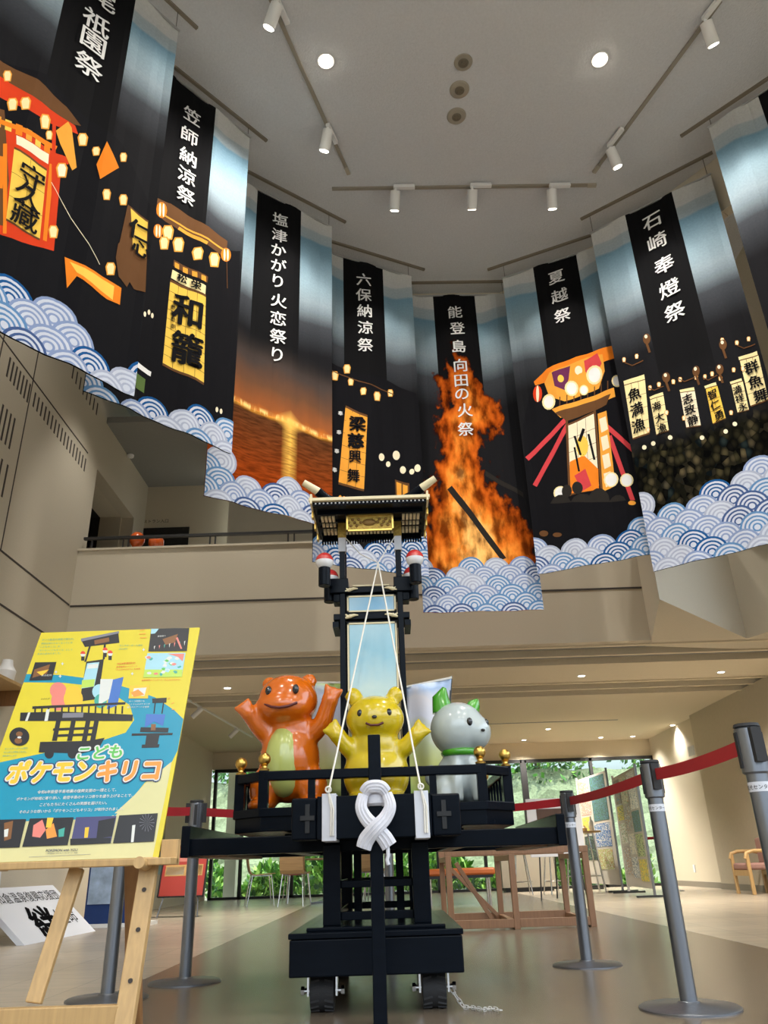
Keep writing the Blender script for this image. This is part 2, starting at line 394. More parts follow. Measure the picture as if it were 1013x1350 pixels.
# ================================================================== CEILING FITTINGS
def track(name, a, b, label):
    a = Vector((a[0], a[1], ZC)); b = Vector((b[0], b[1], ZC)); d = (b-a).normalized()
    t = thing(name, label, 'lighting track', a, 'lighting tracks on the hall ceiling')
    MB().bar(a+Vector((0, 0, -0.012)), b+Vector((0, 0, -0.012)), 0.035, 0.024).build('rail', M('beige track', (0.30, 0.27, 0.22), 0.5), t, smooth=False)
    MB().bar(b-d*0.1+Vector((0, 0, -0.016)), b+Vector((0, 0, -0.016)), 0.04, 0.03).build('end_cap', M('beige cap', (0.42, 0.38, 0.31), 0.5), t, smooth=False)
    return a, b
P_ = lambda x, y: atz(x, y, ZC)
track('lighting_track', P_(340, -40), P_(460, 228), 'lighting track running up the left of the hall ceiling')
track('lighting_track', P_(438, 248), P_(786, 243), 'lighting track across the hall ceiling above the centre banner')
track('lighting_track', P_(950, 0), P_(783, 226), 'lighting track running up the right of the hall ceiling')
def spot_head(px, hx, hy, aim, track_dir, label, side=1):
    c = atz(*px, ZC-0.20); top = Vector((c[0], c[1], ZC-0.024))
    t = thing('track_spotlight', label, 'spotlight', top, 'white spotlights on the ceiling tracks')
    d = Vector(track_dir).normalized()
    MB().bar(top-d*0.02+Vector((0, 0, -0.02)), top+d*0.22*side+Vector((0, 0, -0.02)), 0.045, 0.045).build('adapter', m_white, t, smooth=False, bevel=0.004)
    dirv = (Vector(aim)-top).normalized(); h0 = top+Vector((0, 0, -0.08)); h1 = h0+dirv*0.21
    MB().cyl(top+Vector((0, 0, -0.03)), h0+dirv*0.03, 0.014).build('stem', m_white, t)
    hd = MB(); hd.cyl(h0, h1, 0.056, n=28); ho = hd.build('lamp_head', m_white, t, bevel=0.004)
    MB().cyl(h1+dirv*0.001, h1+dirv*0.006, 0.045, n=24).build('lamp_face', m_glowd, t)
    lamp('track_spot', 'SPOT', h1+dirv*0.03, 48, (1, 0.94, 0.85), target=aim, spot_size=0.9, spot_blend=0.8, shadow_soft_size=0.04)
aims = [((365, 15), (-1.6, 5.2, 5.9)), ((433, 180), (-0.9, 6.5, 6.0)), ((522, 260), (0.1, 7.5, 6.0)), ((624, 258), (1.1, 8.0, 6.1)), ((729, 258), (2.1, 7.5, 6.0)), ((807, 205), (3.1, 6.5, 6.0)), ((934, 38), (3.8, 5.6, 6.0))]
lab = ['white spotlight at the very top on the left ceiling track', 'white spotlight near the lower end of the left ceiling track', 'leftmost white spotlight on the track across the ceiling', 'middle white spotlight on the track across the ceiling',
       'rightmost white spotlight on the track across the ceiling', 'white spotlight near the lower end of the right ceiling track', 'white spotlight at the top on the right ceiling track']
tv = [(.27, .86, 0), (.27, .86, 0), (1, .02, 0), (1, .02, 0), (1, .02, 0), (.38, -.92, 0), (.38, -.92, 0)]
for (px, am), l, v in zip(aims, lab, tv): spot_head(px, 0, 0, am, v, l)
for px, l in (((430, 80), 'bright round ceiling lamp left of the three small ceiling speakers'), ((791, 78), 'bright round ceiling lamp right of the three small ceiling speakers')):
    c = atz(*px, ZC); t = thing('recessed_ceiling_lamp', l, 'ceiling lamp', (c[0], c[1], ZC), 'recessed hall ceiling lamps')
    MB().lathe([(0.055, -0.004), (0.075, -0.012), (0.085, -0.008), (0.085, 0)], c).build('trim_ring', m_white, t)
    MB().lathe([(0.0, -0.035), (0.035, -0.03), (0.055, -0.012), (0.056, -0.004)], c).build('bulb', m_glow, t)
    lamp('hall_light', 'SPOT', c-np.array([0, 0, .06]), 300, (1, 0.94, 0.85), spot_size=2.6, spot_blend=0.6, shadow_soft_size=0.06)
for x, y in ((-2.6, 1.2), (1.0, 1.5), (3.4, 1.2), (-2.6, -2.4), (1.0, -2.4), (3.4, -2.4)):      # unseen fill lights added behind the camera to brighten parapet and walls
    lamp('hall_light', 'SPOT', (x, y, ZC-.06), 200, (1, 0.95, 0.87), spot_size=2.9, spot_blend=0.5, shadow_soft_size=0.08)
for x, y in ((-3.2, 8.85), (-1.6, 8.95), (-.3, 8.95), (1.0, 8.95), (2.4, 8.85), (3.6, 8.6)):      # hidden fill spots added behind the banners to wash the parapet with light
    lamp('balcony_fill', 'SPOT', (x, y, ZC-.06), 165, (1, 0.95, 0.86), target=(x, YB, 3.2), spot_size=1.4, spot_blend=0.7, shadow_soft_size=0.1)
for x, y in ((-3.2, 4.6), (-3.2, 6.6)):  # two more unseen fill spots, added to brighten the upper left wall
    lamp('balcony_fill', 'SPOT', (x, y, ZC-.06), 45, (1, 0.95, 0.86), target=(XL, y+.3, 4.4), spot_size=2.4, spot_blend=0.8, shadow_soft_size=0.1)
for k, (px, l) in enumerate((((611, 82), 'small round ceiling fitting farthest up of the three in a line'), ((606, 118), 'middle one of three small round ceiling speakers'), ((602, 153), 'lowest of three small round ceiling speakers, nearest the cross track'))):
    c = atz(*px, ZC); t = thing('ceiling_speaker', l, 'ceiling speaker', (c[0], c[1], ZC), 'small round ceiling fittings in a line')
    MB().lathe([(0.07, -0.018), (0.09, -0.014), (0.1, 0)] if k else [(0.06, -0.012), (0.085, -0.01), (0.09, 0)], c).build('housing', M('beige plastic', (0.34, 0.31, 0.25), 0.5), t)
    g = MB(); g.lathe([(0.0, -0.026), (0.045, -0.022), (0.05, -0.016)], c)
    for a in range(5): g.ball((c[0]+0.025*math.cos(a*1.256), c[1]+0.025*math.sin(a*1.256), c[2]-0.026), 0.007, 8)
    g.build('grille', M('brown plastic', (0.16, 0.14, 0.10), 0.5), t)
DL = [((767, 891), 'downlight in the cream ceiling above the right barrier belt, nearest the hall edge'), ((951, 886), 'downlight at far right of the cream ceiling nearest the hall edge'), ((723, 961), 'downlight just right of the white and green figure'), ((692, 985), 'small downlight right above the far window, right of the figures'),
      ((887, 956), 'downlight above the freestanding poster boards'), ((796, 998), 'farthest downlight above the poster boards'), ((836, 980), 'downlight between the two others above the poster boards'), ((300, 907), 'downlight in the cream ceiling just left of the orange figure')]
for px, l in DL:
    c = atz(*px, Z1-0.002)
    if c[1] > 18.3: c = aty(*px, 18.3); c[2] = Z1-0.002
    t = thing('downlight', l, 'downlight', c, 'small downlights in the ground floor ceiling')
    MB().lathe([(0.045, -0.003), (0.065, -0.006), (0.075, 0)], c).build('trim_ring', m_white, t)
    MB().lathe([(0.0, -0.009), (0.045, -0.008), (0.05, -0.003)], c).build('lens', m_glowd, t)
    lamp('downlight_beam', 'SPOT', c-np.array([0, 0, .04]), 150 if c[0] > 5.5 else 430, (1, 0.93, 0.82), spot_size=2.2, spot_blend=1.0, shadow_soft_size=0.06)
c = atz(172, 600, 6.84); MB().lathe([(0.02, -0.05), (0.055, -0.035), (0.06, 0)], c).build('smoke_detector', m_white)
tag(bpy.data.objects['smoke_detector'], 'round white smoke detector on the upper floor ceiling above the doorway', 'smoke detector')
# far left track lights on the ground floor ceiling
a = atz(265, 985, Z1); b = atz(306, 1010, Z1)
a = np.array([-3.3, 11.9, Z1]); b = np.array([-2.9, 16.5, Z1])
MB().bar((a[0], a[1], Z1-.012), (b[0], b[1], Z1-.012), .035, .024).build('ceiling_track', m_white)
tag(bpy.data.objects['ceiling_track'], 'white lighting track on the low ceiling beyond the yellow poster', 'lighting track')
for k, y in enumerate((13.0, 15.2)):
    x = a[0]+(y-a[1])/(b[1]-a[1])*(b[0]-a[0]); t = thing('small_spotlight', ['nearer', 'farther'][k]+' small white spotlight on the low ceiling track beyond the poster', 'spotlight', (x, y, Z1-.024))
    MB().cyl((x, y, Z1-.02), (x, y, Z1-.09), .012).build('stem', m_white, t)
    MB().cyl((x+.06, y, Z1-.06), (x-.09, y, Z1-.2), .042).build('lamp_head', m_white, t)

# ================================================================== BANNERS
def print_mat(name, col, rough=0.9):
    m = M(name, col, rough, var=0.12, scale=7); m.node_tree.nodes['Principled BSDF'].inputs['Specular IOR Level'].default_value = 0.04
    return m
BP = {k: print_mat('print '+k, c) for k, c in dict(black=(0.008, 0.008, 0.010), white=(0.80, 0.80, 0.80), yellow=(0.85, 0.55, 0.09), pale=(0.85, 0.72, 0.38), amber=(0.80, 0.35, 0.05), red=(0.62, 0.05, 0.015),
      orange=(0.80, 0.22, 0.02), brown=(0.13, 0.06, 0.025), pink=(0.55, 0.10, 0.10), cream=(0.85, 0.75, 0.55), dark=(0.025, 0.022, 0.02), plum=(0.14, 0.03, 0.09), green=(0.10, 0.16, 0.05), rose=(0.6, 0.06, 0.07)).items()}
WV = [[print_mat('wave blue %s' % n, c) for n, c in (('deep', (0.012, 0.085, 0.26)), ('steel', (0.11, 0.24, 0.46)), ('navy', (0.055, 0.10, 0.25)), ('pale', (0.23, 0.30, 0.50)), ('grey', (0.38, 0.42, 0.55)))], print_mat('wave white', (0.56, 0.60, 0.70))]
PIDX = {}
PLIST = []
for k in BP: PIDX[k] = len(PLIST)+1; PLIST.append(BP[k])
WIDX = []
for mm in WV[0]: WIDX.append(len(PLIST)+1); PLIST.append(mm)
WWHITE = len(PLIST)+1; PLIST.append(WV[1])

def clip(poly, ax, lim, keep_greater):
    out = []
    n = len(poly)
    for i in range(n):
        p, q = poly[i], poly[(i+1) % n]
        a = (p[ax]-lim)*(1 if keep_greater else -1); b = (q[ax]-lim)*(1 if keep_greater else -1)
        if a >= 0: out.append(p)
        if (a >= 0) != (b >= 0):
            t = a/(a-b); out.append((p[0]+(q[0]-p[0])*t, p[1]+(q[1]-p[1])*t))
    return out

def banner_base(name, strip, stop, fade, kind=0, k0=0.0, k1=0.0, tilt=0.0):
    """printed cloth: pale cloud, light blue paper, fading to night; black title strip; picture kind 1 = shore fires, 2 = bonfire, 3 = crowd"""
    m, N, L, P = nt(name)
    P.inputs['Roughness'].default_value = 0.95
    P.inputs['Specular IOR Level'].default_value = 0.04
    tc = N.new('ShaderNodeUVMap'); sp = N.new('ShaderNodeSeparateXYZ'); L.new(tc.outputs[0], sp.inputs[0])
    U, V = sp.outputs[0], sp.outputs[1]
    def mth(op, a, b=None, c=None, cl=False):
        n = N.new('ShaderNodeMath'); n.operation = op; n.use_clamp = cl
        for i, x in enumerate((a, b, c)):
            if x is None: continue
            if hasattr(x, 'links'): L.new(x, n.inputs[i])
            else: n.inputs[i].default_value = x
        return n.outputs[0]
    def noise(scale, sx=1, sy=1, det=4, off=0):
        mp = N.new('ShaderNodeMapping'); mp.inputs['Scale'].default_value = (sx, sy, 1); mp.inputs['Location'].default_value = (off, off, 0); L.new(tc.outputs[0], mp.inputs[0])
        n = N.new('ShaderNodeTexNoise'); n.inputs['Scale'].default_value = scale; n.inputs['Detail'].default_value = det; L.new(mp.outputs[0], n.inputs['Vector']); return n.outputs['Fac']
    def ramp(x, st, interp='LINEAR'):
        r = N.new('ShaderNodeValToRGB'); r.color_ramp.interpolation = interp
        e = r.color_ramp.elements
        while len(e) < len(st): e.new(0.5)
        for el, (p, c) in zip(e, st): el.position = min(1, max(0, p)); el.color = (*c, 1)
        L.new(x, r.inputs[0]); return r.outputs[0]
    def mix(f, a, b, bt='MIX'):
        x = N.new('ShaderNodeMix'); x.data_type = 'RGBA'; x.blend_type = bt
        for i, q in ((0, f), (6, a), (7, b)):
            if hasattr(q, 'links'): L.new(q, x.inputs[i])
            elif i == 0: x.inputs[0].default_value = q
            else: x.inputs[i].default_value = (*q, 1)
        return x.outputs[2]
    warp = mth('MULTIPLY', mth('SUBTRACT', noise(1.6, 1, .3, 1, k0*3+fade), 0.5), 0.06)
    v = mth('ADD', mth('ADD', V, warp), mth('MULTIPLY', mth('SUBTRACT', U, 0.5), tilt))
    sky = ramp(v, [(fade-0.10, (0.012, 0.012, 0.014)), (fade, (0.05, 0.055, 0.065)), (fade+0.075, (0.26, 0.33, 0.38)), (fade+0.14, (0.29, 0.41, 0.49)), (0.905, (0.17, 0.31, 0.42)), (0.908, (0.34, 0.41, 0.46)), (0.945, (0.38, 0.44, 0.48)), (0.948, (0.53, 0.54, 0.54)), (1.0, (0.60, 0.60, 0.58))])
    sky = mix(0.35, sky, ramp(noise(60, 1, 3, 3), [(0.3, (0.75, 0.75, 0.75)), (0.7, (1.1, 1.1, 1.1))]), 'MULTIPLY')
    ins = mth('MULTIPLY', mth('GREATER_THAN', U, strip[0]), mth('LESS_THAN', U, strip[1]))
    ins = mth('MULTIPLY', ins, ramp(V, [(stop-0.08, (0, 0, 0)), (stop, (1, 1, 1))]))
    col = mix(ins, sky, (0.008, 0.008, 0.009))
    if kind == 1:
        h = mth('ADD', mth('SUBTRACT', V, k0), mth('MULTIPLY', U, -k1))     # height over the shore line
        sm = ramp(mth('ADD', h, mth('MULTIPLY', mth('SUBTRACT', noise(5, 1, 1.5), 0.5), 0.06)), [(0.0, (0.60, 0.16, 0.02)), (0.02, (0.30, 0.095, 0.03)), (0.08, (0.14, 0.065, 0.035)), (0.15, (0.06, 0.045, 0.04)), (0.23, (0.012, 0.012, 0.013))])
        below = mth('MULTIPLY', h, -1)
        wtr = ramp(below, [(0.0, (0.80, 0.32, 0.03)), (0.012, (0.11, 0.04, 0.015)), (0.1, (0.20, 0.045, 0.010)), (0.2, (0.34, 0.05, 0.005)), (0.3, (0.05, 0.012, 0.004))])
        wtr = mix(0.7, wtr, ramp(noise(10, 1, 14), [(0.35, (0.35, 0.35, 0.35)), (0.65, (1.25, 1.25, 1.25))]), 'MULTIPLY')
        colu = mth('SUBTRACT', 1.0, mth('MULTIPLY', mth('ABSOLUTE', mth('SUBTRACT', U, 0.63)), 14), cl=True)
        wtr = mix(mth('MULTIPLY', colu, ramp(noise(14, .6, 14), [(0.3, (0.3, 0.3, 0.3)), (0.6, (1, 1, 1))])), wtr, (0.95, 0.55, 0.10))
        pic = mix(mth('GREATER_THAN', h, 0.0), wtr, sm)
        fl = mth('SUBTRACT', 1.0, mth('MULTIPLY', mth('ABSOLUTE', mth('ADD', h, -0.003)), 95), cl=True)
        pic = mix(mth('MULTIPLY', fl, ramp(noise(34, 1, .6), [(0.42, (0.1, 0.1, 0.1)), (0.55, (1, 1, 1))])), pic, (1.0, 0.72, 0.25))
        blob = mth('SUBTRACT', 1.0, mth('ADD', mth('MULTIPLY', mth('ABSOLUTE', mth('SUBTRACT', U, 0.63)), 6), mth('MULTIPLY', mth('ABSOLUTE', h), 26)), cl=True)
        pic = mix(blob, pic, (1.0, 0.55, 0.12))
        col = mix(ramp(h, [(0.16, (1, 1, 1)), (0.24, (0, 0, 0))]), col, pic)
    if kind == 2:
        n1 = noise(4, 1, 2.0, 8); n2 = noise(10, 1.2, 2.2, 10, 3)
        hv = ramp(V, [(0.0, (1, 1, 1)), (0.20, (0.95,)*3), (0.32, (0.62,)*3), (0.45, (0.46,)*3), (0.55, (0.52,)*3), (0.66, (0.46,)*3), (0.76, (0.22,)*3), (0.84, (0.05,)*3), (0.87, (0, 0, 0))])
        uc = mth('ADD', 0.46, mth('MULTIPLY', mth('SINE', mth('MULTIPLY', V, 13.0)), 0.05))
        dd = mth('ABSOLUTE', mth('SUBTRACT', U, uc))
        e = mth('ADD', mth('SUBTRACT', mth('MULTIPLY', hv, 0.62), dd), mth('MULTIPLY', mth('SUBTRACT', n1, 0.5), 0.55))
        e = mth('ADD', e, mth('MULTIPLY', mth('SUBTRACT', n2, 0.5), 0.5))
        flame = ramp(e, [(0.02, (0.01, 0.008, 0.008)), (0.06, (0.10, 0.018, 0.004)), (0.13, (0.50, 0.10, 0.01)), (0.24, (0.68, 0.17, 0.018)), (0.38, (0.88, 0.32, 0.05)), (0.52, (0.98, 0.56, 0.18))])
        flame = mix(0.85, flame, ramp(noise(9, 1.2, 1.6, 12, 7), [(0.38, (0.12, 0.05, 0.03)), (0.52, (0.9, 0.75, 0.6)), (0.62, (1.2, 1.15, 1.1))]), 'MULTIPLY')
        col = mix(ramp(e, [(0.03, (0, 0, 0)), (0.07, (1, 1, 1))]), col, flame)
    if kind == 3:
        vo = N.new('ShaderNodeTexVoronoi'); vo.inputs['Scale'].default_value = 1
        mp = N.new('ShaderNodeMapping'); mp.inputs['Scale'].default_value = (22, 46, 1); L.new(tc.outputs[0], mp.inputs[0]); L.new(mp.outputs[0], vo.inputs['Vector'])
        bwn = N.new('ShaderNodeRGBToBW'); L.new(vo.outputs['Color'], bwn.inputs[0]); cr = ramp(bwn.outputs[0], [(0.2, (0.01, 0.01, 0.01)), (0.6, (0.09, 0.085, 0.05)), (0.75, (0.20, 0.17, 0.11)), (0.8, (0.03, 0.05, 0.06))]); cr = mix(1.0, cr, ramp(vo.outputs['Distance'], [(0.2, (0.55, 0.5, 0.40)), (0.6, (0.1, 0.1, 0.1))]), 'MULTIPLY')
        col = mix(ramp(mth('ADD', V, mth('MULTIPLY', noise(6), 0.05)), [(k0-0.02, (1, 1, 1)), (k0+0.02, (0, 0, 0))]), col, cr)
    L.new(col, P.inputs['Base Color'])
    return m

class Banner:
    def __init__(s, i, s0, s1, z0, z1, base, label, phase):
        s.A, B = RAILS[i]; s.d = (B-s.A)/np.linalg.norm(B-s.A); s.n = np.array([s.d[1], -s.d[0], 0])
        s.s0, s.s1, s.z0, s.z1, s.ph = s0, s1, z0, z1, phase
        org = s.A+s.d*s0
        s.t = thing('festival_banner', label, 'banner', (org[0], org[1], z0), None, math.atan2(s.d[1], s.d[0]))
        s.w = s1-s0; s.h = z1-z0; s.base = base; s.mb = MB(); s.mb.uv = []; s.txt = MB(); s.layer = 0
        ns = int(math.ceil(s.w/0.07)); s.cell = s.w/ns
        nz = 14
        for a in range(ns):
            for b in range(nz):
                x0, x1 = a*s.cell, min(s.w, (a+1)*s.cell); y0, y1 = s.h*b/nz, s.h*(b+1)/nz
                s._emit([(x0, y0), (x1, y0), (x1, y1), (x0, y1)], 0, 0)
    def rip(s, x, z):      # soft vertical folds, straight between the cell edges so every printed layer follows the cloth
        f = lambda q: (0.018*math.sin(2*math.pi*q/0.62+s.ph)+0.008*math.sin(2*math.pi*q/0.27+2*s.ph))*0.75
        k = math.floor(x/s.cell+1e-6); t = x/s.cell-k
        return f(k*s.cell)*(1-t)+f((k+1)*s.cell)*t
    def px(s, x, y):
        q = onplane(x, y, (*s.A, 0), s.n); return (float((q[:2]-s.A) @ s.d)-s.s0, float(q[2])-s.z0)
    def _emit(s, poly, off, mi):
        o = len(s.mb.v)
        for x, z in poly: s.mb.v.append((x, s.rip(x, z)-off, z)); s.mb.uv.append((x/s.w, z/s.h))
        s.mb.f.append(tuple(range(o, o+len(poly)))); s.mb.m.append(mi)
    def poly(s, pts, mi, off=None):
        if isinstance(mi, str): mi = PIDX[mi]
        if off is None: s.layer += 1; off = 0.0022+0.00005*s.layer
        for ax, lim, g in ((0, 0.0, True), (0, s.w, False), (1, 0.0, True), (1, s.h, False)):
            pts = clip(pts, ax, lim, g)
            if len(pts) < 3: return
        xs = [p[0] for p in pts]
        for a in range(int(min(xs)/s.cell), int(max(xs)/s.cell+1e-6)+1):
            q = clip(clip(pts, 0, a*s.cell, True), 0, (a+1)*s.cell, False)
            if len(q) >= 3: s._emit(q, off, mi)
    def ppoly(s, pts, mi): s.poly([s.px(*p) for p in pts], mi)
    def pell(s, cx, cy, rx, ry, mi, n=14, rot=0):
        s.ppoly([(cx+rx*math.cos(t)*math.cos(rot)-ry*math.sin(t)*math.sin(rot), cy+rx*math.cos(t)*math.sin(rot)+ry*math.sin(t)*math.cos(rot)) for t in [2*math.pi*k/n for k in range(n)]], mi)
    def pline(s, a, b, wd, mi):
        dx, dy = b[0]-a[0], b[1]-a[1]; l = math.hypot(dx, dy) or 1; nx, ny = -dy/l*wd/2, dx/l*wd/2
        s.ppoly([(a[0]+nx, a[1]+ny), (b[0]+nx, b[1]+ny), (b[0]-nx, b[1]-ny), (a[0]-nx, a[1]-ny)], mi)
    def char(s, ch, cx, cy, size, mi=0, bold=0.014, sx=1.0, slant=0.12, lift=0.013):
        vs, fs, x0, x1, y0, y1 = glyphs(ch)
        X, Z = s.px(cx, cy); k = size; mx, my = (x0+x1)/2, (y0+y1)/2
        for q, (ox, oz) in enumerate(((-bold, 0), (bold, 0), (0, bold*.7), (0, -bold*.7))):
            V = []
            for x, y in vs:
                px = X+(x-mx+ox)*k*sx; pz = Z+(y-my+oz)*k+(x-mx)*k*slant
                V.append((px, s.rip(px, pz)-lift-q*0.0002, pz))
            s.mb.add(V, fs, PIDX['black'] if mi else PIDX['white']); s.mb.uv += [(.5, .5)]*len(V)
    def pwaves(s, pts, seed): s.waves([(s.px(*p)[0]/s.w, s.px(*p)[1]) for p in pts], seed)
    def waves(s, prof, seed, R=0.152):
        rnd = random.Random(seed)
        def top(u):
            for (u0, h0), (u1, h1) in zip(prof, prof[1:]):
                if u0 <= u <= u1: return h0+(h1-h0)*(u-u0)/(u1-u0)
            return prof[-1][1]
        hmax = max(h for _, h in prof); dz = R*0.70; nrow = int(hmax/dz)+2
        edges = [1.0, 0.87, 0.74, 0.63, 0.50, 0.40, 0.27, 0.17]
        for r in range(nrow, -1, -1):
            zc = r*dz-R*0.35
            off = 0.0125+0.0004*(nrow-r); k = 0
            x = -R+(R*0.93 if r % 2 else 0)
            while x < s.w+R:
                k += 1
                jz = rnd.uniform(-.012, .012); j = rnd.choice([0, 1, 2, 3, 3, 4, 4, 1])
                if zc+R*0.93 <= top(min(1, max(0, x/s.w)))+rnd.uniform(-.01, .05) or r < 1:
                    e2 = off+0.00015*(k % 2)
                    for q in range(len(edges)):
                        ro = edges[q]*R; ri = edges[q+1]*R if q+1 < len(edges) else 0
                        mi = WIDX[j] if q % 2 == 0 else WWHITE
                        if q == len(edges)-1: mi = WWHITE
                        n = 22
                        for a in range(n):
                            t0 = 2*math.pi*a/n; t1 = 2*math.pi*(a+1)/n
                            P = [(x+ro*math.cos(t0), zc+jz+ro*math.sin(t0)), (x+ro*math.cos(t1), zc+jz+ro*math.sin(t1))]
                            P += [(x+ri*math.cos(t1), zc+jz+ri*math.sin(t1)), (x+ri*math.cos(t0), zc+jz+ri*math.sin(t0))] if ri else [(x, zc+jz)]
                            s.poly(P, mi, e2)
                x += R*1.86
    def lantern_panel(s, quad, fill, text, pos, size, grid=(3, 6), bold=0.03, head=True):
        """a lit paper panel printed on the banner: fill, muntins, brushed characters"""
        tl, tr, br, bl = quad
        L_ = lambda a, b, t: (a[0]+(b[0]-a[0])*t, a[1]+(b[1]-a[1])*t)
        ext = [L_(bl, tl, 1.03), L_(br, tr, 1.03), L_(tr, br, 1.03), L_(tl, bl, 1.03)]
        s.ppoly(ext, 'brown'); s.ppoly([tl, tr, br, bl], fill)
        for k in range(1, grid[0]): s.pline(L_(tl, tr, k/grid[0]), L_(bl, br, k/grid[0]), 0.5, 'brown')
        for k in range(1, grid[1]): s.pline(L_(tl, bl, k/grid[1]), L_(tr, br, k/grid[1]), 0.5, 'brown')
        for c, p in zip(text, pos): s.char(c, *p, size*.84, 1, bold*.6, 0.9)
    def lampion(s, cx, cy, r, c='pale', hang=True):
        s.ppoly([(cx-r*.7, cy+r*1.2), (cx-r, cy-r*.4), (cx-r*.6, cy-r*1.2), (cx+r*.6, cy-r*1.2), (cx+r, cy-r*.4), (cx+r*.7, cy+r*1.2)], 'amber')
        s.ppoly([(cx-r*.5, cy+r), (cx-r*.72, cy-r*.4), (cx-r*.4, cy-r), (cx+r*.4, cy-r), (cx+r*.72, cy-r*.4), (cx+r*.5, cy+r)], c)
    def finish(s):
        cl = s.mb.build('cloth', [s.base]+PLIST, s.t, local=True, smooth=False, fixn=False)
        MB().bar((-0.01, 0.004, s.h), (s.w+0.01, 0.004, s.h), 0.012, 0.02).build('top_rod', M('aluminium', (0.5, 0.5, 0.5), 0.4, 0.8), s.t, local=True)
        for x in (0.03, s.w-0.03): MB().cyl((x, 0.004, s.h), (x, 0.004, ZC-0.03-s.z0), 0.003, n=6).build('hanging_wire', m_blackm, s.t, local=True)

for i, (A, B) in enumerate(RAILS):
    dd = (B-A)/np.linalg.norm(B-A); a = A-dd*0.02; b = B+dd*0.02
    o = MB().bar((a[0], a[1], ZC-0.013), (b[0], b[1], ZC-0.013), 0.03, 0.026).build('banner_rail', M('brown rail', (0.20, 0.17, 0.13), 0.5), smooth=False)
    nm = ['leftmost banner', 'second banner from the left', 'third banner from the left, with the burning shore', 'fourth banner from the left', 'bonfire banner in the centre', 'banner right of the bonfire', 'second banner from the right', 'rightmost banner'][i]
    tag(o, 'ceiling rail carrying the '+nm, 'ceiling rail', 'ceiling rails for the banners')

# 1 leftmost
_d0 = np.linalg.norm(RAILS[0][1]-RAILS[0][0]); _s = _d0-0.30   # s offset: old rail start
b = Banner(0, _s-1.32, _s+0.14, 3.49, 7.31, None, 'leftmost hanging banner, picture of a red lit float with yellow panel', 0.4)
b.base = banner_base('banner one', (b.px(82, 5)[0]/b.w, b.px(177, 5)[0]/b.w), 0.45, 0.70)
b.ppoly([(-20, 170), (0, 80), (60, 100), (110, 150), (160, 190), (200, 270), (195, 330), (180, 500), (100, 470), (-20, 400)], 'black')
b.ppoly([(-20, 60), (4, 82), (50, 108), (88, 140), (108, 165), (80, 160), (40, 130), (0, 105), (-20, 90)], 'brown')
b.ppoly([(-30, 150), (10, 165), (86, 208), (80, 235), (72, 330), (0, 312), (-30, 300)], 'red'); b.ppoly([(-30, 90), (0, 100), (40, 128), (100, 165), (104, 176), (60, 160), (0, 128), (-30, 112)], 'red'); b.ppoly([(-30, 135), (6, 145), (10, 240), (2, 300), (-30, 290)], 'brown')
for k in range(6): b.ppoly([(-6+k*13, 150+k*7), (2+k*13, 154+k*7), (1+k*13, 168+k*7), (-7+k*13, 164+k*7)], ['amber', 'yellow', 'orange'][k % 3])
b.ppoly([(-4, 205), (6, 208), (2, 250), (-8, 248)], 'orange'); b.ppoly([(66, 215), (72, 217), (62, 318), (57, 316)], 'orange')
b.pline((-10, 155), (75, 195), 6, 'orange'); b.pline((72, 150), (70, 320), 5, 'red'); b.pline((70, 205), (92, 212), 9, 'red'); b.pline((6, 190), (4, 310), 5, 'orange')
b.ppoly([(20, 180), (65, 203), (64, 216), (20, 192)], 'cream')
b.lantern_panel([(17, 198), (62, 225), (53, 314), (6, 290)], 'yellow', '守久藏', [(41, 236), (36, 260), (32, 286)], 0.26, (2, 3), 0.02)
for x, y, r in ((10, 100, 6), (16, 138, 7), (32, 138, 7), (59, 161, 8), (110, 183, 7), (126, 200, 5), (162, 208, 5), (65, 178, 5), (82, 224, 8), (139, 258, 6), (162, 264, 6), (71, 305, 7), (145, 355, 7)): b.lampion(x, y, r, 'pale' if x != 82 else 'cream')
b.ppoly([(90, 160), (95, 168), (102, 220), (96, 224), (80, 190), (74, 172)], 'amber'); b.ppoly([(139, 188), (156, 222), (130, 238), (126, 218)], 'orange')
b.ppoly([(86, 338), (160, 380), (158, 402), (140, 395), (100, 365), (88, 380)], 'orange'); b.ppoly([(92, 345), (150, 378), (148, 396), (100, 360)], 'yellow')
b.ppoly([(168, 270), (197, 290), (192, 385), (178, 380), (165, 360), (155, 330)], 'brown'); b.ppoly([(172, 275), (196, 292), (193, 340), (176, 325)], 'yellow')
b.ppoly([(155, 322), (166, 312), (176, 330), (178, 360), (168, 378), (156, 365), (152, 340)], 'brown')
b.char('仁', 184, 305, .2, 1, .03); b.char('心', 186, 328, .16, 1, .03)
b.pline((68, 240), (130, 350), .7, 'cream')
for c, x, y in (('尾', 136, -2), ('祇', 127, 30), ('園', 123, 56), ('祭', 117, 87)): b.char(c, x, y, 0.235)
b.pwaves([(-60,310),(0,342),(30,352),(60,400),(85,402),(105,435),(135,455),(158,478),(180,480)], 3); b.finish()

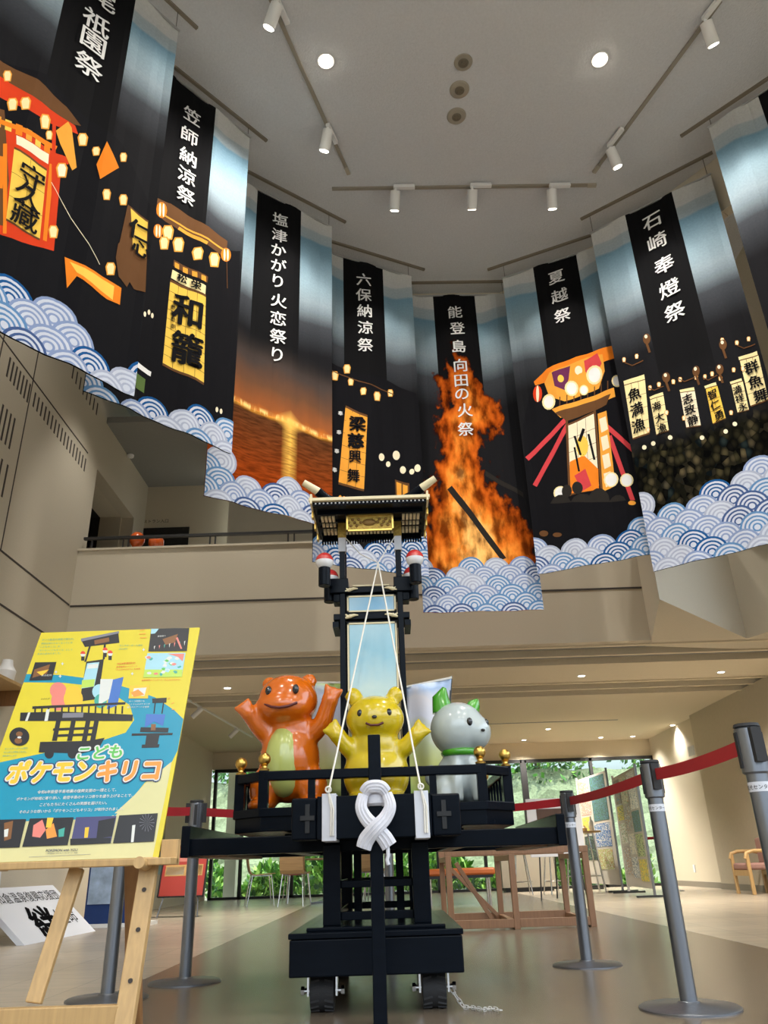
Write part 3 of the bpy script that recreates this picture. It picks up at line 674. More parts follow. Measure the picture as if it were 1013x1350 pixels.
# 2
b = Banner(1, -0.33, 0.98, 3.70, 7.42, banner_base('banner two', (0.25, 0.66), 0.40, 0.64), 'second hanging banner from the left, tall lit paper float with orange lanterns', 1.7)
b.ppoly([(195, 300), (205, 265), (245, 280), (303, 330), (318, 330), (308, 560), (180, 540), (180, 480)], 'black')
b.ppoly([(206, 262), (226, 268), (300, 318), (298, 340), (262, 318), (205, 283)], 'brown'); b.pline((212, 280), (296, 330), 2, 'amber'); b.pline((236, 300), (272, 322), 4, 'amber')
for x, y, r, st in ((213, 277, 8, 1), (208, 305, 7, 1), (222, 306, 8, 0), (217, 320, 7, 0), (236, 322, 8, 0), (260, 335, 7, 0), (282, 343, 8, 0), (298, 336, 7, 1)):
    if st:
        b.pell(x, y, r, r*1.3, 'orange'); b.pell(x-r*.3, y, r*.2, r*1.1, 'cream'); b.pell(x+r*.35, y, r*.2, r*1.1, 'cream')
    else: b.lampion(x, y, r)
b.ppoly([(230, 342), (273, 366), (272, 374), (229, 350)], 'brown')
for k in range(4): b.ppoly([(231+k*11, 345+k*6), (237+k*11, 348+k*6), (237+k*11, 355+k*6), (231+k*11, 352+k*6)], 'amber')
b.ppoly([(228, 355), (270, 378), (269, 390), (226, 366)], 'pale'); b.char('松', 240, 367, .1, 1, .03); b.char('栄', 257, 377, .1, 1, .03)
b.lantern_panel([(225, 371), (270, 393), (268, 505), (215, 478)], 'yellow', '和籠', [(246, 411), (246, 461)], 0.40, (4, 9), 0.05)
for y in (405, 413, 421, 430): b.char('参', 228, y, .05, 1, .02)
b.ppoly([(180, 478), (200, 490), (199, 496), (178, 484)], 'white'); b.ppoly([(178, 492), (192, 500), (190, 518), (178, 512)], 'green')
for x, y in ((190, 415), (196, 412), (201, 416), (286, 540), (292, 542)): b.pell(x, y, 2, 3.5, 'cream')
b.pline((299, 345), (300, 380), .8, 'brown')
for c, x, y in (('笠', 253, 153), ('師', 250, 180), ('納', 248, 207), ('涼', 246, 232), ('祭', 245, 258)): b.char(c, x, y, 0.20)
b.pwaves([(112,512),(168,518),(200,526),(228,541),(262,534),(290,548),(312,562)], 5); b.finish()

# 3 burning shore
b = Banner(2, -0.23, 1.09, 3.52, 7.36, None, 'third hanging banner from the left, orange fires along a dark shore', 2.6)
x0, y0 = b.px(340, 541); x1, y1 = b.px(437, 580)
slope = (y1/b.h-y0/b.h)/((x1-x0)/b.w)
sa, sb = b.px(340, 252)[0]/b.w, b.px(397, 280)[0]/b.w
b.base = banner_base('banner three', (sa, sb), 0.42, 0.60, 1, y0/b.h-slope*x0/b.w, slope)
for c, x, y in (('塩', 369, 290), ('津', 368, 311), ('か', 367, 330), ('が', 367, 350), ('り', 366, 371), ('火', 367, 397), ('恋', 366, 420), ('祭', 366, 444), ('り', 365, 468)): b.char(c, x, y, 0.19)
b.pwaves([(270,588),(290,594),(315,616),(345,632),(368,616),(390,624),(412,655)], 7); b.finish()

# 4
b = Banner(3, -0.20, 1.09, 3.31, 7.36, None, 'fourth hanging banner from the left, amber paper panel and small lamps', 3.9)
sa, sb = b.px(453, 341)[0]/b.w, b.px(505, 356)[0]/b.w
b.base = banner_base('banner four', (sa, sb), 0.40, 0.66)
b.ppoly([(412, 490), (436, 478), (470, 492), (508, 500), (548, 520), (560, 560), (560, 700), (412, 690)], 'black')
for x, y, r in ((442, 495, 5), (458, 486, 5), (463, 503, 4), (479, 516, 4), (497, 523, 5), (515, 518, 4)): b.lampion(x, y, r)
b.pline((436, 488), (520, 520), 1.2, 'brown')
for x, y in ((452, 545), (450, 570), (447, 595), (444, 620)): b.char('奉', x-3, y, .06, 0, .02)
b.lantern_panel([(456, 537), (484, 551), (480, 645), (447, 635)], 'amber', '梁慈興舞', [(471, 559), (469, 581), (468, 602), (466, 627)], 0.20, (3, 6), 0.04)
b.ppoly([(458, 540), (482, 552), (479, 590), (454, 584)], 'amber')
for c, p in zip('梁慈', ((471, 559), (469, 581))): b.char(c, *p, .20, 1, .04)
for x, y, r in ((503, 603, 4), (523, 600, 5), (512, 612, 3), (532, 619, 4), (543, 622, 3), (550, 618, 4)): b.pell(x, y, r, r*1.25, 'cream')
b.ppoly([(521, 632), (540, 637), (540, 662), (522, 660)], 'brown'); b.ppoly([(523, 635), (530, 637), (530, 658), (524, 657)], 'amber'); b.ppoly([(532, 638), (538, 640), (538, 660), (532, 659)], 'amber')
for k in range(7): b.pell(449+k*5, 655+k*1.2, 2, 2.5, 'amber'); b.pell(451+k*5, 661+k*1.2, 1.6, 2, 'orange')
for c, x, y in (('六', 479, 370), ('保', 479, 390), ('納', 480, 411), ('涼', 481, 433), ('祭', 481, 456)): b.char(c, x, y, 0.20)
b.pwaves([(412,694),(470,700),(520,706),(560,702)], 9); b.finish()

# 5 bonfire
b = Banner(4, -0.06, 1.24, 3.02, 7.33, None, 'centre hanging banner with a tall orange bonfire', 5.0)
sa, sb = b.px(571, 390)[0]/b.w, b.px(626, 390)[0]/b.w
b.base = banner_base('banner five', (sa, sb), 0.62, 0.70, 2)
b.ppoly([(640, 620), (690, 650), (690, 656), (640, 627)], 'dark'); b.ppoly([(596, 640), (668, 735), (661, 738), (590, 645)], 'dark')
for c, x, y in (('能', 600, 413), ('登', 603, 434), ('島', 605, 458), ('向', 607, 483), ('田', 608, 503), ('の', 609, 521), ('火', 613, 542), ('祭', 614, 567)): b.char(c, x, y, 0.20)
b.pwaves([(557,734),(580,745),(608,729),(635,741),(662,730),(690,727),(717,733)], 11); b.finish()

# 6
b = Banner(5, 0.16, 1.36, 3.32, 7.34, None, 'hanging banner right of the bonfire, glowing float under a tilted roof', 6.1)
sa, sb = b.px(703, 352)[0]/b.w, b.px(760, 337)[0]/b.w
b.base = banner_base('banner six', (sa, sb), 0.55, 0.66)
b.ppoly([(690, 560), (700, 510), (820, 470), (850, 560), (850, 720), (700, 720)], 'black')
b.ppoly([(704, 503), (721, 487), (760, 470), (812, 455), (818, 470), (760, 492), (706, 508)], 'orange')
b.ppoly([(718, 505), (725, 492), (775, 470), (795, 468), (798, 490), (790, 512), (745, 530), (725, 524)], 'amber')
b.ppoly([(728, 492), (752, 482), (750, 500), (745, 515), (732, 510)], 'plum'); b.ppoly([(770, 475), (788, 466), (794, 480), (785, 495), (772, 490)], 'rose'); b.pell(740, 500, 4, 5, 'yellow'); b.pell(763, 488, 5, 6, 'cream'); b.pell(768, 500, 8, 9, 'amber')
for k in range(9): b.pline((730+k*9, 527-k*3), (730+k*9, 540-k*3), 1.4, 'brown')
b.ppoly([(728, 540), (810, 512), (812, 524), (740, 552)], 'amber'); b.ppoly([(732, 545), (806, 520), (800, 534), (748, 556)], 'brown')
b.pell(709, 519, 6, 11, 'red'); b.pell(709, 519, 2, 11, 'cream')
for x, y, r in ((724, 530, 9), (754, 512, 9), (784, 494, 11), (814, 503, 7), (770, 514, 6)): b.pell(x, y, r, r*1.15, 'pale'); b.pell(x, y, r*.75, r*.9, 'white')
for q in (((746, 555), (695, 605), 6), ((750, 560), (705, 640), 6), ((800, 562), (842, 600), 6), ((804, 575), (842, 680), 6)): b.pline(*q, 'rose')
b.lantern_panel([(750, 562), (783, 545), (790, 640), (752, 652)], 'cream', '夏', [(770, 600)], 0.01, (3, 5))
b.ppoly([(752, 610), (770, 600), (789, 618), (790, 645), (752, 652)], 'orange'); b.ppoly([(758, 628), (772, 618), (780, 640), (768, 648)], 'rose'); b.pell(768, 588, 8, 14, 'yellow'); b.pline((758, 575), (766, 600), 3, 'black'); b.pline((770, 565), (764, 582), 4, 'black'); b.pline((776, 572), (784, 606), 3, 'black'); b.pline((758, 590), (764, 622), 2.5, 'black')
b.ppoly([(788, 545), (800, 542), (812, 640), (795, 648)], 'amber')
for k in range(4): b.ppoly([(790+k*2, 552+k*24), (799+k*2, 549+k*24), (802+k*2, 566+k*24), (793+k*2, 570+k*24)], 'cream')
b.pline((784, 540), (794, 650), 3, 'brown'); b.pline((748, 556), (752, 655), 3, 'brown')
for x, y, r in ((806, 632, 10), (827, 634, 9), (739, 650, 9)): b.pell(x, y, r, r, 'pale'); b.pell(x, y, r*.8, r*.85, 'white')
for x, y, r in ((748, 648, 7), (762, 644, 7), (790, 660, 14), (815, 668, 13), (740, 670, 15), (770, 675, 20)): b.pell(x, y, r, r*1.2, 'dark')
b.ppoly([(725, 664), (845, 660), (845, 740), (720, 740)], 'black'); b.pell(717, 703, 6, 4, 'brown'); b.pell(735, 705, 6, 3, 'brown'); b.pell(834, 664, 5, 3, 'amber')
for c, x, y in (('夏', 734, 366), ('越', 738, 390), ('祭', 742, 416)): b.char(c, x, y, 0.205)
b.pwaves([(710,714),(725,714),(740,707),(765,716),(800,702),(830,690),(850,676),(866,670)], 13); b.finish()

# 7
b = Banner(6, 0.06, 1.44, 3.03, 7.28, None, 'second hanging banner from the right, six lit paper floats over a crowd', 7.3)
sa, sb = b.px(824, 280)[0]/b.w, b.px(886, 252)[0]/b.w
b.base = banner_base('banner seven', (sa, sb), 0.50, 0.66, 3, 0.33)
b.lantern_panel([(823, 508), (851, 501), (857, 570), (834, 577)], 'pale', '魚満漁', [(837, 520), (840, 540), (842, 561)], 0.19, (3, 4), 0.04)
b.lantern_panel([(858, 528), (876, 523), (883, 568), (866, 573)], 'pale', '海大漁', [(867, 537), (871, 552), (874, 566)], 0.13, (2, 4), 0.04)
b.lantern_panel([(897, 518), (916, 515), (924, 560), (905, 563)], 'cream', '志致静', [(907, 526), (910, 540), (914, 554)], 0.14, (2, 4), 0.04)
b.lantern_panel([(931, 513), (947, 510), (958, 552), (940, 558)], 'yellow', '智仁勇', [(940, 521), (944, 535), (949, 549)], 0.13, (2, 3), 0.04)
b.lantern_panel([(965, 508), (980, 503), (988, 540), (973, 544)], 'pale', '満祥永', [(973, 515), (976, 526), (980, 537)], 0.11, (2, 3), 0.04)
b.lantern_panel([(976, 476), (1000, 468), (1013, 525), (990, 535)], 'pale', '群魚舞', [(991, 484), (996, 503), (1003, 521)], 0.17, (3, 4), 0.04)
for q in (((822, 502), (850, 494), (851, 500), (823, 507)), ((857, 524), (875, 518), (876, 522), (858, 527)), ((896, 514), (915, 510), (916, 514), (897, 517)), ((929, 509), (945, 505), (946, 509), (930, 512)), ((963, 504), (978, 499), (979, 502), (964, 507)), ((974, 471), (998, 462), (999, 467), (975, 475))): b.ppoly(q, 'pale')
for x, y in ((823, 474), (840, 470), (858, 512), (870, 508), (888, 503), (897, 500), (918, 497), (930, 497), (940, 494), (951, 500), (972, 452), (987, 446), (953, 449), (968, 488), (980, 486), (902, 551), (855, 567), (880, 545), (965, 545)): b.lampion(x, y, 2.6, 'cream')
for x, y in ((854, 448), (879, 498), (918, 489), (950, 488), (954, 455)): b.pell(x, y, 5, 7, 'brown'); b.pline((x-2, y), (x+4, y+18), 3, 'brown'); b.pell(x-1, y-3, 2, 2.5, 'cream')
for x, y, w_ in ((834, 478, 10), (864, 512, 8), (903, 499, 9), (935, 498, 8), (981, 455, 10)):
    for k in range(5): b.pline((x-w_+k*w_*.5, y+4-abs(k-2)*2), (x-w_+(k+1)*w_*.5, y+4-abs(k-1)*2), 1.2, 'brown')
for x, y in ((850, 590), (862, 585), (958, 570), (885, 578), (926, 577), (970, 560)): b.pell(x, y, 3, 3, 'cream')
for c, x, y in (('石', 860, 292), ('崎', 867, 318), ('奉', 876, 349), ('燈', 883, 380), ('祭', 890, 411)): b.char(c, x, y, 0.225)
b.pwaves([(855,672),(880,651),(905,656),(930,640),(955,632),(978,610),(1000,600),(1040,585)], 17); b.finish()

# 8 rightmost, cut off by the frame
b = Banner(7, 0.26, 1.46, 3.05, 7.43, banner_base('banner eight', (0.42, 0.85), 0.40, 0.68), 'rightmost hanging banner, cut off by the picture edge', 8.8)
b.waves([(0, 0.8), (1, 0.9)], 19); b.finish()

# ================================================================== OUTSIDE THE FAR WINDOWS
def leaves(name, pts_fn, n, size, mat, label, cat, kind=None, seed=1, up=0.3):
    rnd = random.Random(seed); mb = MB()
    for k in range(n):
        p, d = pts_fn(rnd); d = Vector(d).normalized(); sd = d.cross(Vector((rnd.uniform(-1, 1), rnd.uniform(-1, 1), rnd.uniform(-1, 1)))).normalized()
        L = size*rnd.uniform(.6, 1.3); W = L*0.28; p = Vector(p)
        mb.add([p, p+d*L*.5+sd*W, p+d*L, p+d*L*.5-sd*W], [(0, 1, 2, 3)], rnd.randrange(len(mat)))
    o = mb.build(name, mat, smooth=False, fixn=False); tag(o, label, cat, None, kind); return o
def leafmat(n, c):
    m = M(n, c, 0.5, var=0.3, scale=3); return m
lm = [leafmat('leaf light', (0.22, 0.42, 0.06)), leafmat('leaf mid', (0.10, 0.28, 0.04)), leafmat('leaf dark', (0.03, 0.11, 0.02)), leafmat('leaf fresh', (0.34, 0.55, 0.12))]
def grass_pt(r):
    x = r.uniform(-4.5, 6); y = 19.8+r.uniform(0, 1.6); z = r.uniform(-0.05, 1.0)*(0.6+0.4*math.sin(x*2.1)+0.2*math.sin(x*5.3))
    return (x, y, max(0, z)), (r.uniform(-.7, .7), r.uniform(-.8, .2), r.uniform(.1, 1))
leaves('bamboo_grass', grass_pt, 9000, 0.19, lm, 'low bright green bamboo grass growing along the far windows', 'plants', 'stuff', 3)
bank = MB(); nx, nz = 60, 14; vs = []; fs = []
for i in range(nx+1):
    for j in range(nz+1):
        x = -12+26*i/nx; t = j/nz; vs.append((x, 21.6+t*2.6+random.uniform(-.1, .1), t*3.0+random.uniform(-.1, .1)))
for i in range(nx):
    for j in range(nz): a = i*(nz+1)+j; fs.append((a, a+nz+1, a+nz+2, a+1))
bank.add(vs, fs); struct(bank, 'ground_bank', M('stony planted bank', (0.19, 0.22, 0.13), 0.9, var=0.75, scale=16, bump=0.8), smooth=False)
def tree_pt(cx, cy, cz, rx, ry, rz):
    def f(r):
        while True:
            a = Vector((r.uniform(-1, 1), r.uniform(-1, 1), r.uniform(-1, 1)))
            if 0.35 < a.length < 1: break
        return (cx+a.x*rx, cy+a.y*ry, cz+a.z*rz), (a.x*.2+r.uniform(-.5, .5), a.y+r.uniform(-.6, .6), r.uniform(-.8, .4))
    return f
for k, (x, y, z, rx, rz) in enumerate(((-3.9, 24.9, 4.2, 1.85, 2.2), (0.3, 25.2, 4.4, 2.0, 2.4), (4.5, 24.9, 4.2, 1.9, 2.3), (8.6, 25.2, 4.4, 1.9, 2.4))):
    t = thing('garden_tree', ['leafy tree outside the far window at left, behind the chairs', 'leafy tree outside the far window behind the float', 'leafy tree outside the far window above the food photo stand', 'leafy tree outside the far window behind the poster boards'][k], 'tree', (x, y, 0.5), 'trees beyond the far windows')
    MB().tube([(x, y, .2), (x+.1, y, 1.5), (x-.05, y, 3.0), (x, y, z+.5)], [.16, .12, .1, .04]).build('trunk', wood('bark', (0.10, 0.07, 0.05)), t)
    rnd = random.Random(20+k); mb = MB(); f = tree_pt(x, y, z, rx, 1.4, rz)
    for q in range(2600):
        p, d = f(rnd); d = Vector(d).normalized(); sd = d.orthogonal().normalized(); p = Vector(p); L = rnd.uniform(.14, .3)
        mb.add([p, p+d*L*.5+sd*L*.3, p+d*L, p+d*L*.5-sd*L*.3], [(0, 1, 2, 3)], rnd.randrange(4))
    mb.build('foliage', [lm[1], lm[2], lm[0], lm[2]], t, smooth=False, fixn=False)

# ================================================================== THE FESTIVAL FLOAT
KX = -0.09
FL = thing('festival_float', 'black lacquered festival float with railing, mast, lantern panel and small roof', 'festival float', (KX, 4.5, 0))
def fp(mb, name, mat=m_black, parent=None, **kw): return mb.build(name, mat, parent or FL, **kw)
# chassis on wheels
ch = MB(); ch.box((-.465, 3.75, .145), (.275, 5.25, .285)); fp(ch, 'chassis', bevel=.006, smooth=False)
cl = MB(); cl.box((-.47, 3.745, .287), (.28, 5.255, .31)); cl.box((-.40, 3.82, .31), (.21, 5.15, .325)); fp(cl, 'chassis_lid', bevel=.004, smooth=False)
for x in (-.335, .150):
    for y in (3.92, 5.05):
        wmb = MB(); wmb.cyl((x-.05, y, .075), (x+.05, y, .075), .075, n=32)
        for k in range(18):
            a = 2*math.pi*k/18
            for sx in (-1, 1): wmb.bar((x+sx*.012, y+.074*math.cos(a), .075+.074*math.sin(a)), (x+sx*.048, y+.074*math.cos(a+.12), .075+.074*math.sin(a+.12)), .008, .008)
        wh = fp(wmb, 'wheel', m_rubber)
        wf = MB()
        for sx in (-1, 1): wf.box((x+sx*.062-.004, y-.03, .06), (x+sx*.062+.004, y+.03, .145)); wf.cyl((x+sx*.055, y, .078), (x+sx*.095, y, .078), .011, n=12); wf.cyl((x+sx*.08, y, .078), (x+sx*.095, y, .078), .018, n=6)
        wf.box((x-.075, y-.045, .135), (x+.075, y+.045, .145)); wf.build('wheel_fork', m_chrome, wh, smooth=False)
# legs and lower rails
for x in (-.295, .115):
    for y in (3.95, 5.0): fp(MB().box((x-.04, y-.04, .325), (x+.04, y+.04, .66)), 'leg', bevel=.004, smooth=False)
for z, t in ((.49, .03), (.36, .035)):
    for y in (3.97, 5.0): fp(MB().box((-.255, y-.02, z-t/2), (.075, y+.02, z+t/2)), 'cross_rail', smooth=False, bevel=.003)
    for x in (-.295, .115): fp(MB().box((x-.02, 3.99, z-t/2), (x+.02, 4.96, z+t/2)), 'side_rail', smooth=False, bevel=.003)
for x in (-.2, .02): fp(MB().box((x-.02, 4.45, .325), (x+.02, 4.49, .66)), 'inner_post', smooth=False)
# carrying beams
for y in (4.0, 5.2): fp(MB().box((-.985, y, .632), (.79, y+.09, .708)), 'carrying_beam', bevel=.004, smooth=False)
for x in (-1.005, .785): fp(MB().box((x-.012, 3.97, .625), (x+.03, 5.33, .765)), 'end_board', bevel=.004, smooth=False)
for x in (-.5, .30): fp(MB().box((x-.04, 4.09, .632), (x+.04, 5.2, .72)), 'long_beam', bevel=.004, smooth=False)
for xa, xb in ((-.95, -.82), (.62, .74)): fp(MB().box((xa, 4.1, .625), (xb, 5.2, .64)), 'underside_board', m_oak, smooth=False)
# deck: chamfered frame
oct_ = [(-.645, 4.0), (.445, 4.0), (.60, 4.16), (.60, 5.25), (-.80, 5.25), (-.80, 4.16)]
fp(MB().prism(oct_, .728, .83), 'deck', bevel=.004, smooth=False)
in_ = [(KX+(x-KX)*1.015, 4.6+(y-4.6)*1.015) for x, y in oct_]
fp(MB().prism(in_, .795, .835), 'deck_edge', bevel=.003, smooth=False)
# front head block with crossed tenons and paper wraps
fp(MB().box((-.345, 3.7, .676), (.168, 3.998, .856)), 'head_block', bevel=.004, smooth=False)
for x0, x1, yy in ((-.462, -.346, 3.72), (.170, .300, 3.72)):
    bl = fp(MB().box((x0, yy, .677), (x1, 3.998, .853)), 'end_block', bevel=.008, smooth=False); xm = (x0+x1)/2+(.015 if x0 < 0 else -.01)
    t = MB(); t.box((xm-.01, yy-.008, .705), (xm+.01, yy+.01, .825)); t.box((xm-.032, yy-.014, .757), (xm+.032, yy+.01, .777)); t.build('crossed_tenon', M('black tenon', (.003, .003, .004), .5), bl, smooth=False)
for x in (-.29, .125):
    wv = MB(); wv.box((x-.032, 3.69, .668), (x+.032, 3.90, .866)); o = fp(wv, 'paper_wrap', m_paper, bevel=.002, smooth=False); o['label'] = 'white paper wrap around the black head block'
# railing
RZ = 0.985
rp = [(-.64, 4.03), (.44, 4.03), (.585, 4.18), (.585, 5.22), (-.785, 5.22), (-.785, 4.18)]
for k in range(6):
    a = rp[k]; c = rp[(k+1) % 6]
    fp(MB().bar((*a, RZ), (*c, RZ), .05, .045), 'hand_rail', bevel=.006, smooth=False)
for k, (x, y) in enumerate(rp):
    po = fp(MB().box((x-.024, y-.024, .83), (x+.024, y+.024, RZ+.026)), 'rail_post', bevel=.003, smooth=False)
    f = MB(); f.lathe([(.024, 0), (.026, .008), (.014, .014), (.013, .022), (.02, .026), (.012, .03)], (x, y, RZ+.026)); f.ball((x, y, RZ+.026+.056), .031, 24)
    o = f.build('brass_finial', m_gold, po)
fp(MB().box((-.42, 4.015, .83), (-.385, 4.045, RZ)), 'baluster', smooth=False); fp(MB().box((.18, 4.015, .83), (.215, 4.045, RZ)), 'baluster', smooth=False)
for x in (.585, -.785):
    for k in range(7): y = 4.30+.13*k; fp(MB().box((x-.014, y-.014, .83), (x+.014, y+.014, RZ)), 'baluster', smooth=False)
for x in (-.55, -.3, .1, .35): fp(MB().box((x-.014, 5.206, .83), (x+.014, 5.234, RZ)), 'baluster', smooth=False)
# mast
MY = 4.45
for x in (-.262, .078):
    for y in (MY-.09, MY+.09): fp(MB().box((x-.016, y-.016, .83), (x+.016, y+.016, 2.41)), 'mast_post', bevel=.003, smooth=False)
    fp(MB().box((x-.022, MY-.113, 2.30), (x+.022, MY-.067, 2.39)), 'white_collar', m_paper, smooth=False)
    fp(MB().box((x-.024, MY-.118, 2.39), (x+.024, MY-.065, 2.50)), 'brass_collar', m_goldp, smooth=False)
def art_mat(name, stops, emit=0.0, seed=0, amt=0.5, axis=2, lo=1.0, hi=2.0, nscale=5):
    m, N, L, P = nt(name); tc = N.new('ShaderNodeTexCoord'); sp = N.new('ShaderNodeSeparateXYZ'); L.new(tc.outputs['Generated'], sp.inputs[0])
    nz = N.new('ShaderNodeTexNoise'); nz.inputs['Scale'].default_value = nscale; nz.inputs['Detail'].default_value = 3; mp = N.new('ShaderNodeMapping'); mp.inputs['Location'].default_value = (seed, seed, 0); L.new(tc.outputs['Object'], mp.inputs[0]); L.new(mp.outputs[0], nz.inputs['Vector'])
    a = N.new('ShaderNodeMath'); a.operation = 'MULTIPLY_ADD'; a.inputs[1].default_value = amt; L.new(nz.outputs['Fac'], a.inputs[0]); b = N.new('ShaderNodeMath'); b.operation = 'SUBTRACT'; L.new(sp.outputs[axis], b.inputs[0]); b.inputs[1].default_value = amt/2; L.new(b.outputs[0], a.inputs[2])
    r = N.new('ShaderNodeValToRGB'); e = r.color_ramp.elements
    while len(e) < len(stops): e.new(.5)
    for el, (p, c) in zip(e, stops): el.position = p; el.color = (*c, 1)
    L.new(a.outputs[0], r.inputs[0]); L.new(r.outputs[0], P.inputs['Base Color']); P.inputs['Roughness'].default_value = .6
    if emit: L.new(r.outputs[0], P.inputs['Emission Color']); P.inputs['Emission Strength'].default_value = emit
    return m
m_lant = art_mat('lantern paper', [(0.0, (.50, .62, .16)), (.14, (.60, .60, .12)), (.24, (.50, .64, .40)), (.38, (.60, .72, .70)), (.75, (.30, .55, .68)), (1, (.42, .64, .74))], .04)
m_sky = art_mat('lantern sky paper', [(0, (.36, .56, .70)), (.5, (.22, .46, .68)), (1, (.45, .62, .75))], .04, amt=1.0, axis=0)
lb = fp(MB().box((-.240, MY-.085, 1.02), (.056, MY+.085, 1.868)), 'lantern_box', smooth=False)
pn = MB().box((-.224, MY-.089, 1.04), (.040, MY-.085, 1.845)).build('picture_panel', m_lant, lb, smooth=False); pn['label'] = 'pale blue and green lit lantern panel'
fr = MB()
for q in (((-.236, 1.028), (-.226, 1.857)), ((.042, 1.028), (.052, 1.857)), ((-.236, 1.847), (.052, 1.857))): fr.box((q[0][0], MY-.092, q[0][1]), (q[1][0], MY-.086, q[1][1]))
fr.build('gold_edge', m_cream, lb, smooth=False)
ub = fp(MB().box((-.240, MY-.085, 1.915), (.056, MY+.085, 2.03)), 'upper_lantern_box', smooth=False)
MB().box((-.224, MY-.089, 1.932), (.040, MY-.085, 2.012)).build('sky_panel', m_sky, ub, smooth=False)
fr = MB()
for q in (((-.236, 1.922), (-.226, 2.022)), ((.042, 1.922), (.052, 2.022)), ((-.236, 2.013), (.052, 2.022)), ((-.236, 1.922), (.052, 1.931))): fr.box((q[0][0], MY-.092, q[0][1]), (q[1][0], MY-.086, q[1][1]))
fr.build('gold_edge', m_cream, ub, smooth=False)
for z in (1.892, 2.055):
    cb = fp(MB().box((-.315 if z < 2 else -.29, MY-.105, z-.018), (.13 if z < 2 else .105, MY+.105, z+.018)), 'cross_beam', bevel=.003, smooth=False)
    if z < 2: MB().box((-.32, MY-.108, z-.062), (-.285, MY+.1, z-.03)).box((.10, MY-.108, z-.062), (.135, MY+.1, z-.03)).build('beam_block', m_black, cb, smooth=False)
    for sx, x in ((1, -.245), (-1, .06)):
        g = MB(); y = MY-.115
        g.tube([(x, y, z-.012), (x+sx*.03, y, z-.002), (x+sx*.05, y, z+.004), (x+sx*.075, y, z+.003)], [.006, .011, .008, .003])
        g.tube([(x, y, z+.01), (x+sx*.018, y, z-.004), (x+sx*.035, y, z-.010)], [.004, .008, .004]); g.ball((x+sx*.028, y, z-.002), .012, 12)
        g.build('carved_bracket', m_cream, cb)
fp(MB().box((-.20, MY-.1, 2.078), (.016, MY-.09, 2.086)), 'thin_rail', m_cream, smooth=False)
# lamp brackets with ball lamps
m_ballr = M('glossy red lamp shade', (0.52, 0.03, 0.03), .15, coat=.6); m_ballw = M('glossy white lamp shade', (0.80, 0.80, 0.82), .18, coat=.5)
for sx, xp in ((-1, -.262), (1, .078)):
    hb = fp(MB().box((xp+sx*.02-.055, MY-.12, 2.035), (xp+sx*.02+.055, MY+.06, 2.125)).box((xp+sx*.035-.02, MY-.1, 1.985), (xp+sx*.035+.02, MY, 2.035)), 'lamp_bracket', bevel=.004, smooth=False)
    for (dx, y, z0, z1, r) in ((.090, MY-.30, 2.015, 2.125, .034), (.078, MY-.05, 2.0, 2.115, .036)):
        x = xp+sx*dx
        hd = MB().cyl((x, y, z0), (x, y, z1), r, n=28); ho = hd.build('lamp_holder', m_black, hb, bevel=.003)
        MB().tube([(xp+sx*.06, MY-.05, 2.08), (x, y, z0+.04)], .012).build('lamp_arm', m_black, hb)
        up_ = MB(); lo = MB(); c = (x, y, z1+.040); n = 28; R = .052
        up_.lathe([(R*math.cos(t), R*math.sin(t)) for t in [math.pi/2*k/10 for k in range(11)]], c, n); lo.lathe([(R*.995*math.cos(t), R*.995*math.sin(t)) for t in [-math.pi/2+math.pi/2*k/10 for k in range(11)]], c, n)
        up_.build('red_shade', m_ballr, hb); lo.build('white_shade', m_ballw, hb)
# roof: eaves seen from below, cream rafter ends, gilded name board, curved ridge ends
rx0, rx1 = -.418, .250; ry0, ry1, rz = 4.08, 4.60, 2.50
RYM = (ry0+ry1)/2
roofm = MB()
for sy in (-1, 1):
    ye = ry0 if sy < 0 else ry1; prof = [(ye, rz), (RYM+(ye-RYM)*.6, rz+.02), (RYM+(ye-RYM)*.25, rz+.05), (RYM, rz+.075)]
    for (ya, za), (yb, zb) in zip(prof, prof[1:]):
        roofm.loft([(rx0, ya, za), (rx0, yb, zb), (rx0, yb, zb+.03), (rx0, ya, za+.03)], [(rx1, ya, za), (rx1, yb, zb), (rx1, yb, zb+.03), (rx1, ya, za+.03)])
fp(roofm, 'roof', smooth=False)
fp(MB().box((rx0-.02, ry0-.025, rz+.01), (rx1+.02, ry0, rz+.028)), 'eave_edge', m_cream, smooth=False)
ds = MB()
for k in range(28): x = rx0+.02+(rx1-rx0-.04)*k/27; ds.ball((x, ry0-.012, rz-.004), .0055, 8)
fp(ds, 'eave_studs', m_paper)
fp(MB().box((rx0, ry0, rz-.012), (rx1, ry1, rz)), 'soffit', smooth=False)
for y, z in ((4.17, rz-.03), (4.30, rz-.02), (4.385, rz-.02), (4.50, rz-.02), (ry1-.03, rz-.03)): fp(MB().box((rx0+.02, y, z), (rx1-.02, y+.022, rz-.012)), 'eave_beam', smooth=False)
for row, (y0, y1, zr) in enumerate(((4.215, 4.285, rz-.03), (4.335, 4.36, rz-.03), (4.415, 4.475, rz-.034))):
    rf = MB()
    for k in range(27):
        x = rx0+.045+(rx1-rx0-.09)*k/26
        if row < 2 and -.285 < x < .105: continue
        rf.box((x-.0075, y0, zr), (x+.0075, y1, rz-.012))
    fp(rf, 'rafter_ends', m_cream, smooth=False)
tt = MB()
for k in range(40): x = rx0+.02+(rx1-rx0-.04)*k/39; tt.box((x-.005, ry1-.04, rz-.055), (x+.005, ry1-.015, rz-.028))
fp(tt, 'tile_ends', smooth=False)
nb = fp(MB().box((-.222, 4.19, 2.368), (.050, 4.21, 2.468)), 'name_board', m_goldp, bevel=.003, smooth=False)
nf = MB()
